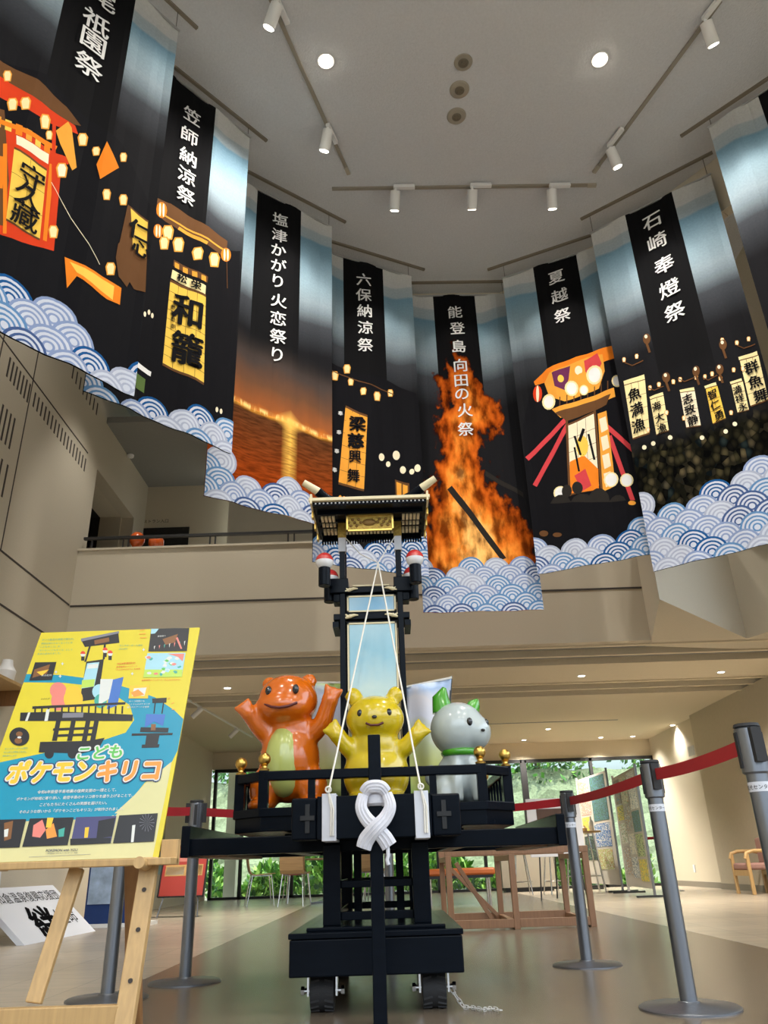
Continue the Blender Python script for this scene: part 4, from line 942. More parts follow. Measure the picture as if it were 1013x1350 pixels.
for q in (((-.226, 2.364), (.054, 2.374)), ((-.226, 2.462), (.054, 2.472)), ((-.226, 2.364), (-.216, 2.472)), ((.044, 2.364), (.054, 2.472))): nf.box((q[0][0], 4.183, q[0][1]), (q[1][0], 4.192, q[1][1]))
nf.build('gold_border', m_gold, nb, smooth=False)
cv = MB()
for k in range(7):
    for sx in (-1, 1): cv.ball((KX+sx*(.05+.012*k), 4.188, 2.42+.022*math.sin(k*2.1)), (.010, .004, .010), 8)
cv.ball((KX, 4.188, 2.42), (.042, .006, .022), 12)
cv.build('carved_relief', M('dark gilding', (.22, .12, .03), .5, .6), nb)
for sx, x in ((-1, rx0), (1, rx1)):
    rg = MB().tube([(KX, RYM, rz+.10), (KX+sx*.18, RYM, rz+.115), (KX+sx*.27, RYM-.02, rz+.15), (x-sx*.01, RYM-.05, rz+.185)], [.03, .03, .03, .03]); ro = fp(rg, 'ridge', m_black)
    MB().tube([(x+sx*-.015, RYM-.05, rz+.182), (x+sx*.075, RYM-.08, rz+.235)], [.026, .020]).build('ridge_end', m_cream, ro)
    MB().box((x-sx*.0, ry0-.03, rz-.01), (x+sx*.012, ry1, rz+.05)).build('barge_board', m_cream, ro, smooth=False)
    for k in range(3): MB().box((x+sx*.001, ry0+.08+.17*k, rz-.05), (x+sx*.012, ry0+.12+.17*k, rz-.01)).build('brass_tip', m_gold, ro, smooth=False)

# front pole tied on with a white cloth
po = MB(); po.box((-.105, 3.50, 0), (-.050, 3.555, 1.09)); po.build('upright_pole', m_black, bevel=.004, smooth=False)
tag(bpy.data.objects['upright_pole'], 'tall black square pole standing on the floor in front of the float', 'pole')
cx = -.077; ct = MB()
def band(pts, w, th=.3):
    P = [Vector(p) for p in pts]; Q = []; W = []
    for k in range(len(P)-1):
        a0, a1, a2, a3 = P[max(0, k-1)], P[k], P[k+1], P[min(len(P)-1, k+2)]
        for q in range(6):
            t = q/6; Q.append(.5*(2*a1+(a2-a0)*t+(2*a0-5*a1+4*a2-a3)*t*t+(3*a1-a0-3*a2+a3)*t**3)); W.append(w[k]+(w[k+1]-w[k])*t)
    Q.append(P[-1]); W.append(w[-1])
    ct.tube(Q, W, 16, flat=(0, -1, .05))
    for f in (-.5, 0, .45): ct.tube([q+Vector((0, -.35*ww*math.sqrt(1-f*f)+.001, 0))+(Q[min(i+1, len(Q)-1)]-Q[max(i-1, 0)]).normalized().cross(Vector((0, -1, 0)))*ww*f for i, (q, ww) in enumerate(zip(Q, W))], .0045, 6)
band([(cx+.088*math.cos(t)*1.0, 3.53-.075*math.cos(t*0)-.0+.0, .80) for t in (0,)]+[(cx, 3.42, .80)], [.01, .01]) if False else None
ct.lathe([(.042, 0), (.052, .01), (.055, .04), (.052, .075), (.042, .085)], (cx, 3.53, .795), 28)
band([(cx-0.0496, 3.475, .84), (cx-0.0600, 3.46, .79), (cx-0.0400, 3.455, .745), (cx, 3.445, .705), (cx+0.0360, 3.455, .665), (cx+0.0544, 3.46, .635)], [.022, .025, .028, .030, .033, .033])
band([(cx+0.0496, 3.475, .84), (cx+0.0624, 3.455, .79), (cx+0.0416, 3.448, .745), (cx+0.0000, 3.435, .705), (cx-0.0384, 3.452, .665), (cx-0.0528, 3.46, .630)], [.022, .025, .028, .030, .033, .031])
band([(cx-0.0480, 3.475, .845), (cx-0.0240, 3.462, .868), (cx+0.0240, 3.462, .868), (cx+0.0480, 3.475, .845)], [.024, .026, .026, .024])
ct.tube([(cx+0.0464, 3.46, .64), (cx+0.0480, 3.458, .60), (cx+0.0424, 3.458, .585), (cx+0.0480, 3.458, .565)], .008)
o = ct.build('white_cloth', m_clothw); tag(o, 'white cotton cloth tied in a crossed loop around the front black pole', 'cloth')
# cords
cd = MB(); K = (KX+.045, MY-.16, 2.20)
cd.tube([K, (-.292, 3.68, .872)], .0045, 8); cd.tube([K, (.125, 3.68, .872)], .0045, 8)
cd.tube([(-.25, MY-.11, 2.40), (KX-.06, MY-.13, 2.27), K], .003, 6); cd.tube([(.07, MY-.11, 2.40), K], .003, 6)
for x in (-.292, .125):
    cd.tube([(x, 3.68, .872), (x+.012, 3.683, .80), (x+.010, 3.683, .69)], .0045, 8); cd.tube([(x, 3.68, .872), (x+.022, 3.683, .80), (x+.020, 3.683, .69)], .0045, 8)
    cd.tube([(x+.012*math.cos(t), 3.676, .882+.012*math.sin(t)) for t in [2*math.pi*k/10 for k in range(11)]], .004, 6)
o = cd.build('stay_rope', m_rope); tag(o, 'thin white rope crossing from the mast top down to the paper wraps', 'rope')
ch = MB(); p0 = atz(592, 1322, .02); p = [(.22, 3.92, .075), (.25, 3.9, .03), (.27, 3.85, .008)]+[tuple(np.array([.28+.022*k, 3.83-.012*k+.02*math.sin(k*1.7), .008])) for k in range(1, 7)]
for k in range(len(p)-1):
    a = Vector(p[k]); c = Vector(p[k+1]); n_ = 2
    for q in range(n_):
        u = a.lerp(c, q/n_); v = a.lerp(c, (q+1)/n_); s_ = Vector((0, 0, 1)) if (k*2+q) % 2 else Vector((0, 1, 0)); d_ = (v-u)
        sd = d_.cross(s_).normalized()*.006
        ch.tube([u-d_*.1+sd, u+d_*.5+sd*1.2, v+d_*.1+sd, v+d_*.1-sd, u+d_*.5-sd*1.2, u-d_*.1-sd, u-d_*.1+sd], .0026, 6)
o = ch.build('floor_chain', M('grey white chain', (.5, .49, .47), .5)); tag(o, 'pale chain lying on the floor beside the right front wheel of the float', 'chain')

# ================================================================== FIGURES ON THE FLOAT (plain glossy toy figures)
def toymat(n, c): return M(n, c, .22, coat=.7)
m_or = toymat('glossy orange', (.62, .13, .005)); m_ye = toymat('glossy yellow', (.62, .46, .008)); m_li = toymat('glossy pale lime', (.44, .49, .14)); m_pw = toymat('glossy white', (.46, .52, .52)); m_gr = toymat('glossy green', (.06, .32, .02)); m_eye = toymat('glossy black', (.01, .01, .012))
def toy(name, label, loc, blobs, mat, parts, rot=0):
    t = thing(name, label, 'figure', loc, None, rot)
    mb = MB()
    for k in blobs:
        if k[0] == 'b': mb.ball(k[1], k[2], 28)
        else: mb.tube(k[1], k[2], 16)
    o = mb.build('body', mat, t, local=True)
    rm = o.modifiers.new('remesh', 'REMESH'); rm.mode = 'VOXEL'; rm.voxel_size = .011; rm.use_smooth_shade = True
    sm = o.modifiers.new('smooth', 'SMOOTH'); sm.iterations = 9; sm.factor = .6
    for nm, bl, m in parts:
        mb = MB()
        for k in bl:
            if k[0] == 'b': mb.ball(k[1], k[2], 24, rot=(k[3] if len(k) > 3 else None))
            else: mb.tube(k[1], k[2], 12)
        mb.build(nm, m, t, local=True)
    return t
def arm(p, q, h, r=.05):   # raised arm with a small hand of stubby fingers
    p, q, h = Vector(p), Vector(q), Vector(h); L = [('t', [p, p.lerp(q, .5)+Vector((0, 0, -.01)), q, h], [r*1.15, r*1.05, r, r*.85]), ('b', h, r*.95)]
    d = (h-q).normalized(); s_ = d.cross(Vector((0, 1, 0))).normalized()
    for k in (-1, 0, 1): L.append(('t', [h, h+d*r*1.1+s_*k*r*.7, h+d*r*1.55+s_*k*r*.95], [r*.5, r*.42, r*.2]))
    return L
DZ = .837
# orange one, left
toy('orange_figure', 'glossy orange toy figure with lime belly, arms raised, left on the float', (-.555, 4.36, DZ),
    [('b', (0, 0, .26), (.165, .15, .22)), ('b', (.01, .0, .42), (.125, .12, .13)), ('b', (-.015, -.02, .575), (.168, .158, .145)), ('b', (-.03, -.05, .535), (.165, .15, .10)),
     ('b', (.125, -.03, .11), (.085, .10, .12)), ('b', (-.125, -.03, .11), (.085, .10, .12)), ('b', (.13, -.09, .03), (.065, .10, .035)), ('b', (-.14, -.09, .03), (.065, .10, .035)), ('b', (-.125, .01, .68), (.045, .03, .045)), ('b', (.10, .01, .69), (.045, .03, .045))]
    + arm((.10, -.02, .38), (.185, -.06, .45), (.225, -.09, .56), .052) + arm((-.10, -.02, .38), (-.17, -.08, .44), (-.215, -.12, .50), .048), m_or,
    [('belly', [('b', (-.02, -.075, .25), (.105, .085, .185))], m_li), ('eye', [('b', (-.105, -.150, .61), (.018, .014, .026))], m_eye), ('eye', [('b', (.045, -.170, .61), (.018, .014, .026))], m_eye),
     ('mouth', [('t', [(-.12, -.165, .535), (-.08, -.193, .515), (-.035, -.203, .508), (.01, -.198, .515), (.055, -.182, .535)], .007)], M('dark red', (.10, .01, .01), .4))])
# yellow one, centre
toy('yellow_figure', 'glossy yellow toy figure with round ears and raised arms behind the upright pole', (-.085, 4.24, DZ),
    [('b', (0, 0, .16), (.175, .14, .17)), ('b', (0, 0, .30), (.13, .12, .13)), ('b', (0, -.02, .44), (.158, .14, .125)), ('b', (.10, -.08, .03), (.06, .10, .035)), ('b', (-.10, -.08, .03), (.06, .10, .035)),
     ('t', [(-.085, .01, .53), (-.115, .01, .575), (-.14, .01, .60)], [.04, .048, .038]), ('t', [(.085, .01, .53), (.115, .01, .575), (.14, .01, .60)], [.04, .048, .038])]
    + arm((.09, -.02, .27), (.16, -.05, .29), (.215, -.07, .345), .048) + arm((-.09, -.02, .27), (-.15, -.05, .30), (-.20, -.07, .36), .048), m_ye,
    [('eye', [('b', (-.075, -.132, .455), (.016, .014, .02))], m_eye), ('eye', [('b', (.075, -.132, .455), (.016, .014, .02))], m_eye), ('nose', [('b', (0, -.158, .43), (.014, .01, .009))], m_eye),
     ('mouth', [('t', [(-.045, -.155, .40), (-.02, -.160, .388), (.02, -.160, .388), (.045, -.155, .40)], .006)], M('dark red', (.10, .01, .01), .4))])
# white and green one, right
Ry = Matrix.Rotation(math.radians(-14), 3, 'Y')
toy('white_figure', 'glossy white toy animal figure with green ears and collar, right on the float', (.37, 4.42, DZ),
    [('b', (-.03, .02, .15), (.105, .12, .13)), ('b', (.0, -.02, .26), (.09, .09, .09)), ('b', (.0, -.02, .40), (.155, .145, .15)), ('b', (.08, -.05, .38), (.10, .10, .10)),
     ('t', [(.06, -.06, .22), (.08, -.07, .12), (.085, -.075, .02)], [.042, .036, .036]), ('t', [(-.02, -.07, .22), (-.03, -.09, .12), (-.035, -.10, .02)], [.042, .036, .036]), ('b', (-.10, -.03, .07), (.07, .09, .08)), ('b', (-.11, -.10, .025), (.045, .07, .03)), ('b', (.06, .04, .07), (.06, .09, .07)),
     ('t', [(-.10, .08, .10), (-.16, .10, .16), (-.165, .10, .23)], [.04, .038, .03])], m_pw,
    [('ear', [('t', [(-.075, -.01, .50), (-.085, -.01, .58), (-.06, -.015, .635)], [.062, .048, .012])], m_gr), ('ear', [('t', [(.085, .05, .50), (.11, .05, .55), (.13, .05, .575)], [.05, .036, .01])], m_gr),
     ('eye', [('b', (.055, -.152, .42), (.016, .014, .022))], m_eye), ('eye', [('b', (.152, -.09, .42), (.014, .016, .022))], m_eye), ('nose', [('b', (.125, -.142, .375), (.012, .012, .008))], m_eye),
     ('collar', [('t', [(.085*math.cos(t)+.005, -.02+.085*math.sin(t), .275) for t in [2*math.pi*k/24 for k in range(25)]], .022)], m_gr)])

# picture cloths stretched behind the figures
def picture_cloth(name, label, P, mat):
    nx, ny = 14, 16; vs = []; fs = []
    tl, tr, br, bl = [Vector(p) for p in P]
    for i in range(nx+1):
        for j in range(ny+1):
            u = i/nx; v = j/ny; p = (bl.lerp(br, u)).lerp(tl.lerp(tr, u), v); p.y += .03*math.sin(u*7+v*2)*(1-.3*v); p.z += .02*v*math.sin(u*math.pi)*-1
            vs.append(p)
    for i in range(nx):
        for j in range(ny): a = i*(ny+1)+j; fs.append((a, a+ny+1, a+ny+2, a+1))
    t = thing(name, label, 'cloth', (bl.x, bl.y, bl.z), 'picture cloths behind the figures')
    o = MB().add(vs, fs).build('printed_cloth', mat, t, fixn=False); so = o.modifiers.new('solid', 'SOLIDIFY'); so.thickness = .004
    MB().bar(tl+Vector((0, .01, -.01)), tr+Vector((0, .01, -.01)), .012, .012).build('top_cord', m_rope, t)
    for p, q in ((tl, bl), (tr, br)): MB().bar(Vector((p.x, p.y+.02, p.z)), (q.x, q.y+.02, .84), .012, .012).build('side_pole', m_blackm, t)
ca = art_mat('cloth print left', [(0, (.45, .52, .10)), (.3, (.60, .62, .30)), (.5, (.62, .55, .50)), (.75, (.52, .53, .64)), (.9, (.60, .66, .82)), (1, (.42, .55, .12))], amt=.45, nscale=4)
cb_ = art_mat('cloth print right', [(0, (.30, .45, .10)), (.25, (.55, .58, .16)), (.45, (.55, .60, .35)), (.6, (.72, .72, .80)), (.8, (.80, .76, .80)), (.92, (.45, .60, .85)), (1, (.75, .80, .90))], amt=.45, seed=4, nscale=4)
picture_cloth('picture_cloth', 'pale painted cloth between the orange figure and the lit lantern mast', [(-.575, 4.95, 1.66), (-.285, 4.9, 1.64), (-.29, 4.9, .95), (-.50, 4.95, .95)], ca)
picture_cloth('picture_cloth', 'pale painted cloth with a raised corner between mast and white figure', [(.10, 4.9, 1.60), (.40, 4.95, 1.66), (.30, 4.95, .93), (.10, 4.9, .93)], cb_)

# ================================================================== BARRIER POSTS AND BELTS
def stanchion(loc, label, head_rot=0, first=[None]):
    if first[0] is None:
        t = thing('barrier_post', label, 'barrier post', (0, 0, 0), 'steel belt barrier posts')
        MB().lathe([(.20, 0), (.20, .006), (.19, .012), (.05, .02), (.04, .028)], n=48).build('base_plate', m_steel, t)
        MB().lathe([(.034, .02), (.034, .80)], n=32).build('post', m_steel, t)
        MB().lathe([(.0345, .745), (.0345, .775)], n=32).build('paper_label', m_paper, t)['label'] = 'small white paper label band'
        h = MB().lathe([(.036, .80), (.043, .806), (.043, .945), (.038, .95)], n=32).build('head', m_steel, t)
        MB().lathe([(.038, .95), (.043, .952), (.040, .962)], n=32).build('cap', m_rubber, h)
        for k in range(4):
            a = math.pi/2*k; c, s_ = math.cos(a), math.sin(a)
            q = MB()
            if k % 2: q.bar((.043*c, .043*s_, .82), (.043*c, .043*s_, .935), .018, .006, up=(c, s_, 0))
            else: q.bar((.050*c, .050*s_, .835), (.050*c, .050*s_, .945), .034, .024, up=(c, s_, 0))
            q.build('belt_slot', m_rubber, h, smooth=False)
        txt = MB(); vs, fs, x0, x1, y0, y1 = glyphs('和倉温泉 観光センター'); k = .016
        V = []
        for x, y in vs:
            a = -math.pi/2+((x-(x0+x1)/2)*k)/.0348; V.append((.0352*math.cos(a), .0352*math.sin(a), .753+y*k))
        txt.add(V, fs).build('label_text', BP['black'], t, local=True, smooth=False)
        first[0] = t; t.location = loc; t.rotation_euler = (0, 0, head_rot); return t
    return dup(first[0], loc, head_rot, label)
pA = (1.172, 3.69); pB = (1.10, 5.21); pC = (1.205, 2.70); pD = (-1.205, 5.02); pE = (-1.50, 4.40); pF = (-.05, 6.3)
E_ = atz(141, 1318); pE = (E_[0], E_[1])
pe = {}
for n_, p, l in (('A', pA, 'steel barrier post in the right foreground with its whole round base in view'), ('B', pB, 'steel barrier post beside the right end of the float'), ('C', pC, 'nearest steel barrier post at the right picture edge, base out of view'),
                 ('D', pD, 'steel barrier post beside the left end of the float'), ('E', pE, 'steel barrier post partly hidden behind the wooden easel legs')):
    pe[n_] = stanchion((*p, 0), l, math.radians(-88 if n_ in 'ABC' else 10))
pe['F'] = stanchion((*pF, 0), 'steel barrier post standing behind the float', 0)
pe['G'] = stanchion((5.0, 15.6, 0), 'distant steel barrier post beside the right wall behind the poster boards', 0)
def belt(p, q, root, z=.897, sag=.01):
    P = Vector((*p, z)); Q = Vector((*q, z)); d = (Q-P).normalized(); P += d*.045; Q -= d*.062
    n = 12; s_ = Vector((d.y, -d.x, 0))*.0016; A = []; fs = []
    for i in range(n+1):
        c = P.lerp(Q, i/n)-Vector((0, 0, sag*4*(i/n)*(1-i/n)))
        A += [c-s_+Vector((0, 0, -.024)), c+s_+Vector((0, 0, -.024)), c+s_+Vector((0, 0, .024)), c-s_+Vector((0, 0, .024))]
    for i in range(n):
        for k in range(4): fs.append((i*4+k, i*4+(k+1) % 4, i*4+4+(k+1) % 4, i*4+4+k))
    R = Matrix.Rotation(-root.rotation_euler.z, 4, 'Z'); L = Vector(root.location)
    o = MB().add([R @ (v-L) for v in A], fs).build('belt', m_red, root, local=True, smooth=False); o['label'] = 'red retractable belt'
belt(pC, pA, pe['C']); belt(pA, pB, pe['A']); belt(pB, pF, pe['B']); belt(pD, pF, pe['D']); belt(pE, pD, pe['E'])
belt((5.0, 15.6), (4.2, 15.75), pe['G'])

# ================================================================== POSTER ON ITS EASEL
br_ = aty(209, 1130, 2.50); PZ0 = float(br_[2]); PW, PH = .594, .841; LEAN = math.radians(20.5)
PXr = float(br_[0]); PXl = PXr-PW
pt = thing('event_poster', 'yellow and blue festival poster board standing on the wooden easel', 'poster', (PXl, 2.50, PZ0))
pt.rotation_euler = (-LEAN, 0, 0)
PN = (0, -math.cos(LEAN), math.sin(LEAN)); PUP = np.array([0, math.sin(LEAN), math.cos(LEAN)])
def pp(x, y):
    q = onplane(x, y, (PXl, 2.50, PZ0), PN)-np.array([PXl, 2.50, PZ0]); return (float(q[0]), float(q @ PUP))
def c4(x, y): return pp(x/3.618, 800+y/3.618)       # from the enlarged crop of the poster
def c5(x, y): return pp(x/3.3767, 1050+y/3.3767)
PM = {}
def pmat(n, c): 
    if n not in PM: PM[n] = M('poster '+n, c, .35, var=.05, scale=20)
    return PM[n]
for n, c in dict(yellow=(.68, .56, .03), cyan=(.0, .27, .42), pale=(.64, .60, .30), white=(.66, .68, .65), black=(.012, .014, .02), navy=(.02, .04, .12), teal=(.05, .36, .30), red=(.70, .05, .03), orange=(.85, .30, .05), amber=(.86, .52, .04), green=(.12, .50, .10), lime=(.45, .65, .10), brown=(.22, .09, .03), pink=(.75, .22, .18), blue=(.05, .16, .5), sky=(.35, .62, .72), grey=(.2, .2, .24), violet=(.06, .06, .17)).items(): pmat(n, c)
PK = list(PM.keys()); PIX = {k: i for i, k in enumerate(PK)}
pb = MB(); pb.box((0, 0, 0), (PW, .007, PH), PIX['yellow']); PL = [0]
def padd(pts, m, clipit=True):
    if clipit:
        for ax, lim, g in ((0, 0.0, True), (0, PW, False), (1, 0.0, True), (1, PH, False)):
            pts = clip(pts, ax, lim, g)
            if len(pts) < 3: return
    PL[0] += 1; e = -.0003-.000012*PL[0]
    pb.add([(x, e, z) for x, z in pts], [tuple(range(len(pts)))], PIX[m])
def pin(pts, m, f=c4): padd([f(*p) for p in pts], m)
def ptext(s, a, b, m, f=c4, bold=.0, outline=None, tall=1.0):
    """a line of writing whose baseline runs from a to b (crop pixels)"""
    A = np.array(f(*a)); B = np.array(f(*b)); vs, fs, x0, x1, y0, y1 = glyphs(s); L = np.linalg.norm(B-A); k = L/(x1-x0); d = (B-A)/L; n = np.array([-d[1], d[0]])
    ring = [(0, 0)] if not bold else [(bold*math.cos(t), bold*math.sin(t)) for t in [math.pi*2*q/8 for q in range(8)]]
    rings = ([(outline[0], [(outline[1]*math.cos(t), outline[1]*math.sin(t)) for t in [math.pi*2*q/12 for q in range(12)]])] if outline else [])+[(m, ring)]
    for mm, rr in rings:
        for ox, oy in rr:
            PL[0] += .4; e = -.0003-.000012*PL[0]
            pb.add([(*(lambda p: (p[0], e, p[1]))(A+d*(x-x0+ox)*k+n*(y+oy)*k*tall),) for x, y in vs], fs, PIX[mm])
pin([(-60, 318), (110, 320), (300, 326), (480, 350), (620, 390), (740, 432), (830, 492), (900, 560), (870, 640), (818, 745), (690, 840), (560, 1005), (540, 1100), (-200, 1100), (-200, 760), (0, 742), (200, 700), (480, 640), (600, 600), (640, 540), (620, 470), (520, 400), (420, 375), (300, 362), (100, 360), (-60, 362)], 'cyan')
pin([(820, 738), (790, 900), (700, 1330), (-260, 1380), (-260, 1035), (520, 1010), (640, 900), (700, 835)], 'pale')
pin([(-260, 1010), (545, 995), (520, 1040), (560, 985), (-260, 1000)], 'cyan')
# the float drawn in black
pin([(388, 160), (565, 122), (570, 172), (405, 192)], 'black'); pin([(386, 152), (568, 116), (569, 126), (388, 166)], 'grey'); pin([(450, 160), (520, 146), (522, 166), (452, 180)], 'brown')
pin([(424, 190), (434, 188), (412, 262), (402, 264)], 'black'); pin([(496, 176), (506, 174), (500, 250), (490, 252)], 'black')
for x, y in ((396, 225), (502, 208), (526, 222)): pin([(x+12*math.cos(t), y+14*math.sin(t)) for t in [math.pi*2*k/14 for k in range(14)]], 'white'); pin([(x+12*math.cos(t), y+14*math.sin(t)) for t in [math.pi+math.pi*k/9 for k in range(10)]], 'red'); pin([(x-8, y+12), (x+8, y+12), (x+7, y+32), (x-9, y+32)], 'black')
pin([(412, 262), (496, 250), (468, 440), (380, 452)], 'black'); pin([(416, 270), (474, 264), (450, 380), (388, 390)], 'sky'); pin([(420, 276), (470, 271), (466, 292), (416, 296)], 'white'); pin([(392, 350), (454, 345), (448, 380), (388, 388)], 'lime')
for cx_, cy_, rx_, ry_, m in ((278, 400, 40, 40, 'pink'), (278, 450, 34, 46, 'pink'), (350, 440, 46, 50, 'amber'), (350, 410, 38, 34, 'amber'), (476, 405, 36, 36, 'sky'), (480, 450, 30, 34, 'teal')): pin([(cx_+rx_*math.cos(t), cy_+ry_*math.sin(t)) for t in [math.pi*2*k/18 for k in range(18)]], m)
pin([(530, 350), (590, 335), (560, 470), (510, 490)], 'blue'); pin([(480, 345), (540, 345), (520, 440), (470, 470)], 'white')
pin([(155, 475), (600, 455), (598, 466), (154, 488)], 'black')
for x in range(165, 600, 32): pin([(x, 474), (x+8, 474), (x+6, 510), (x-2, 510)], 'black')
pin([(98, 505), (300, 500), (635, 515), (632, 545), (300, 545), (95, 545)], 'black'); pin([(222, 490), (238, 488), (228, 545), (212, 546)], 'white'); pin([(135, 505), (146, 504), (132, 545), (120, 545)], 'white')
pin([(300, 508), (400, 505), (396, 528), (298, 530)], 'grey')
for x in (268, 340, 410, 450): pin([(x, 545), (x+22, 545), (x+4, 640), (x-20, 640)], 'black')
for y in (580, 610): pin([(255, y), (460, y-8), (456, y+4), (252, y+12)], 'black')
pin([(192, 645), (420, 640), (500, 625), (470, 680), (390, 700), (185, 695)], 'black')
for x in (235, 345): pin([(x+22*math.cos(t), 700+25*math.sin(t)) for t in [math.pi*2*k/18 for k in range(18)]], 'black')
# small float, back view
pin([(726, 438), (796, 434), (794, 458), (728, 460)], 'black'); pin([(738, 458), (744, 458), (738, 510), (732, 510)], 'black'); pin([(778, 456), (784, 456), (776, 510), (770, 510)], 'black')
pin([(698, 512), (790, 514), (778, 570), (736, 548), (690, 578)], 'blue'); pin([(672, 575), (806, 578), (802, 600), (668, 598)], 'black'); pin([(630, 605), (826, 602), (822, 612), (628, 616)], 'black'); pin([(700, 610), (762, 610), (752, 660), (692, 662)], 'black'); pin([(678, 658), (762, 656), (758, 672), (676, 674)], 'black'); pin([(722, 560), (745, 560), (742, 590), (720, 590)], 'brown')
# inset pictures
pin([(722, 104), (904, 102), (892, 212), (708, 214)], 'black'); pin([(776, 155), (850, 130), (836, 170), (790, 182)], 'brown'); 
for k in range(7): pin([(735+k*24, 190-k*4), (741+k*24, 186-k*4), (736+k*24, 205-k*3)], ['white', 'pink', 'teal'][k % 3])
pin([(840, 150), (848, 145), (870, 200), (862, 202)], 'pink'); pin([(722, 104), (760, 104), (740, 128), (720, 130)], 'sky')
pin([(704, 222), (886, 220), (868, 335), (684, 338)], 'sky'); pin([(690, 300), (872, 300), (868, 335), (684, 338)], 'lime')
rr = random.Random(5)
for k in range(26):
    x, y = rr.uniform(700, 860), rr.uniform(238, 325); pin([(x+rr.uniform(6, 14)*math.cos(t), y+rr.uniform(5, 9)*math.sin(t)) for t in [math.pi*2*k2/7 for k2 in range(7)]], rr.choice(['white', 'lime', 'green', 'sky', 'pink', 'teal', 'white']))
pin([(800, 225), (880, 225), (872, 262), (850, 240)], 'pink')
pin([(168, 266), (270, 264), (248, 350), (140, 353)], 'black'); pin([(165, 300), (240, 275), (225, 320), (155, 340)], 'brown'); pin([(175, 312), (235, 300), (200, 330)], 'amber')
pin([(620, 378), (714, 376), (706, 438), (614, 438)], 'amber'); pin([(640, 390), (700, 386), (690, 425), (630, 425)], 'white'); pin([(625, 410), (660, 395), (690, 420), (640, 432)], 'orange')
pin([(93+48*math.cos(t), 620+44*math.sin(t)) for t in [math.pi*2*k/24 for k in range(24)]], 'black'); pin([(93+16*math.cos(t), 608+12*math.sin(t)) for t in [math.pi*2*k/14 for k in range(14)]], 'brown'); pin([(88+18*math.cos(t), 640+14*math.sin(t)) for t in [math.pi*2*k/14 for k in range(14)]], 'brown'); pin([(93+10*math.cos(t), 624+5*math.sin(t)) for t in [math.pi*2*k/14 for k in range(14)]], 'white')
for x, y in ((299, 272), (268, 312), (288, 332), (686, 205), (632, 320)): pin([(x, y-8), (x+3, y-2), (x+8, y), (x+3, y+3), (x, y+9), (x-3, y+3), (x-8, y), (x-3, y-2)], 'white')
for a, b_ in (((668, 112), (692, 108)), ((664, 130), (696, 128)), ((668, 148), (700, 146)), ((800, 440), (812, 432)), ((818, 462), (832, 456)), ((820, 490), (836, 488))): pin([a, b_, (b_[0], b_[1]+3), (a[0], a[1]+3)], 'orange')
# writing
for s_, a, b_, m in (('かつて能登の家庭で使われ、', (200, 163), (355, 158), 'teal'), ('現在は使われなくなっている', (196, 180), (345, 176), 'teal'), ('「こどもキリコ」が、', (186, 196), (290, 194), 'teal'), ('「ポケモンこどもキリコ」として', (184, 213), (345, 209), 'teal'), ('生まれ変わりました。', (178, 230), (290, 226), 'teal'),
        ('モンスターボール型の', (570, 190), (680, 188), 'teal'), ('ぼんぼり', (568, 206), (608, 205), 'teal'), ('2024年制作の', (558, 277), (645, 274), 'red'), ('能登復興メインアート', (556, 291), (655, 287), 'red'), ('「みんなのひかり」を使用', (552, 304), (668, 300), 'red'), ('能登復興メインアート「みんなのひかり」', (676, 355), (860, 352), 'red'),
        ('キリコ側面にも', (616, 456), (690, 454), 'white'), ('たくさんのポケモンが', (612, 470), (716, 468), 'white'), ('描かれたアートを使用', (606, 484), (710, 482), 'white'), ('わかれず', (195, 445), (238, 443), 'black'), ('モンスターボール型の', (22, 683), (132, 679), 'teal'), ('ぼんぼりが明るさを灯し', (18, 699), (128, 696), 'teal'), ('夜を照らします', (12, 716), (80, 714), 'teal'), ('屋根飾り', (752, 145), (790, 143), 'white'), ('木の彫刻', (198, 333), (246, 331), 'white')): ptext(s_, a, b_, m)
for s_, a, b_ in (('令和6年能登半島地震の復興支援の一環として、', (178, 892), (555, 880)), ('ポケモンが地域に寄り添い、能登半島のキリコ祭りを盛り上げることで、', (78, 925), (632, 906)), ('こどもたちにたくさんの笑顔を届けたい。', (190, 952), (510, 942)), ('そのような想いから「ポケモンこどもキリコ」が制作されました。', (92, 986), (592, 970))): ptext(s_, a, b_, 'white', bold=.012)
ptext('こども', (368, 728), (578, 716), 'green', bold=.03, outline=('white', .13))
ptext('ポケモン', (28, 836), (440, 824), 'amber', bold=.05, outline=('navy', .15), tall=1.12); ptext('ポケモン', (28, 836), (440, 824), 'amber', bold=.05, outline=('white', .10), tall=1.12)
ptext('キリコ', (462, 828), (752, 820), 'orange', bold=.05, outline=('navy', .15), tall=1.12); ptext('キリコ', (462, 828), (752, 820), 'orange', bold=.05, outline=('white', .10), tall=1.12)
# photographs along the foot
for q, m in ((((-180, 110), (118, 102), (88, 228), (-220, 238)), 'black'), (((134, 100), (330, 94), (302, 218), (100, 226)), 'black'), (((340, 94), (520, 88), (494, 210), (314, 218)), 'violet'), (((532, 86), (704, 76), (686, 202), (504, 210)), 'black')): pin(q, m, c5)
for q, m in ((((150, 130), (190, 105), (205, 150), (180, 185), (145, 180)), 'pink'), (((205, 150), (240, 120), (255, 180), (210, 190)), 'orange'), (((212, 96), (240, 96), (228, 140), (206, 140)), 'amber'), (((262, 150), (290, 140), (285, 180), (262, 182)), 'teal'), (((380, 140), (398, 138), (392, 185), (376, 186)), 'amber'), (((440, 110), (515, 96), (500, 180), (430, 190)), 'black'), (((314, 190), (495, 185), (493, 210), (314, 218)), 'black'), (((590, 130), (604, 128), (596, 205), (584, 206)), 'white'), (((20, 120), (60, 110), (50, 190), (20, 200)), 'brown'), (((20, 150), (40, 145), (35, 180), (20, 182)), 'white')): pin(q, m, c5)
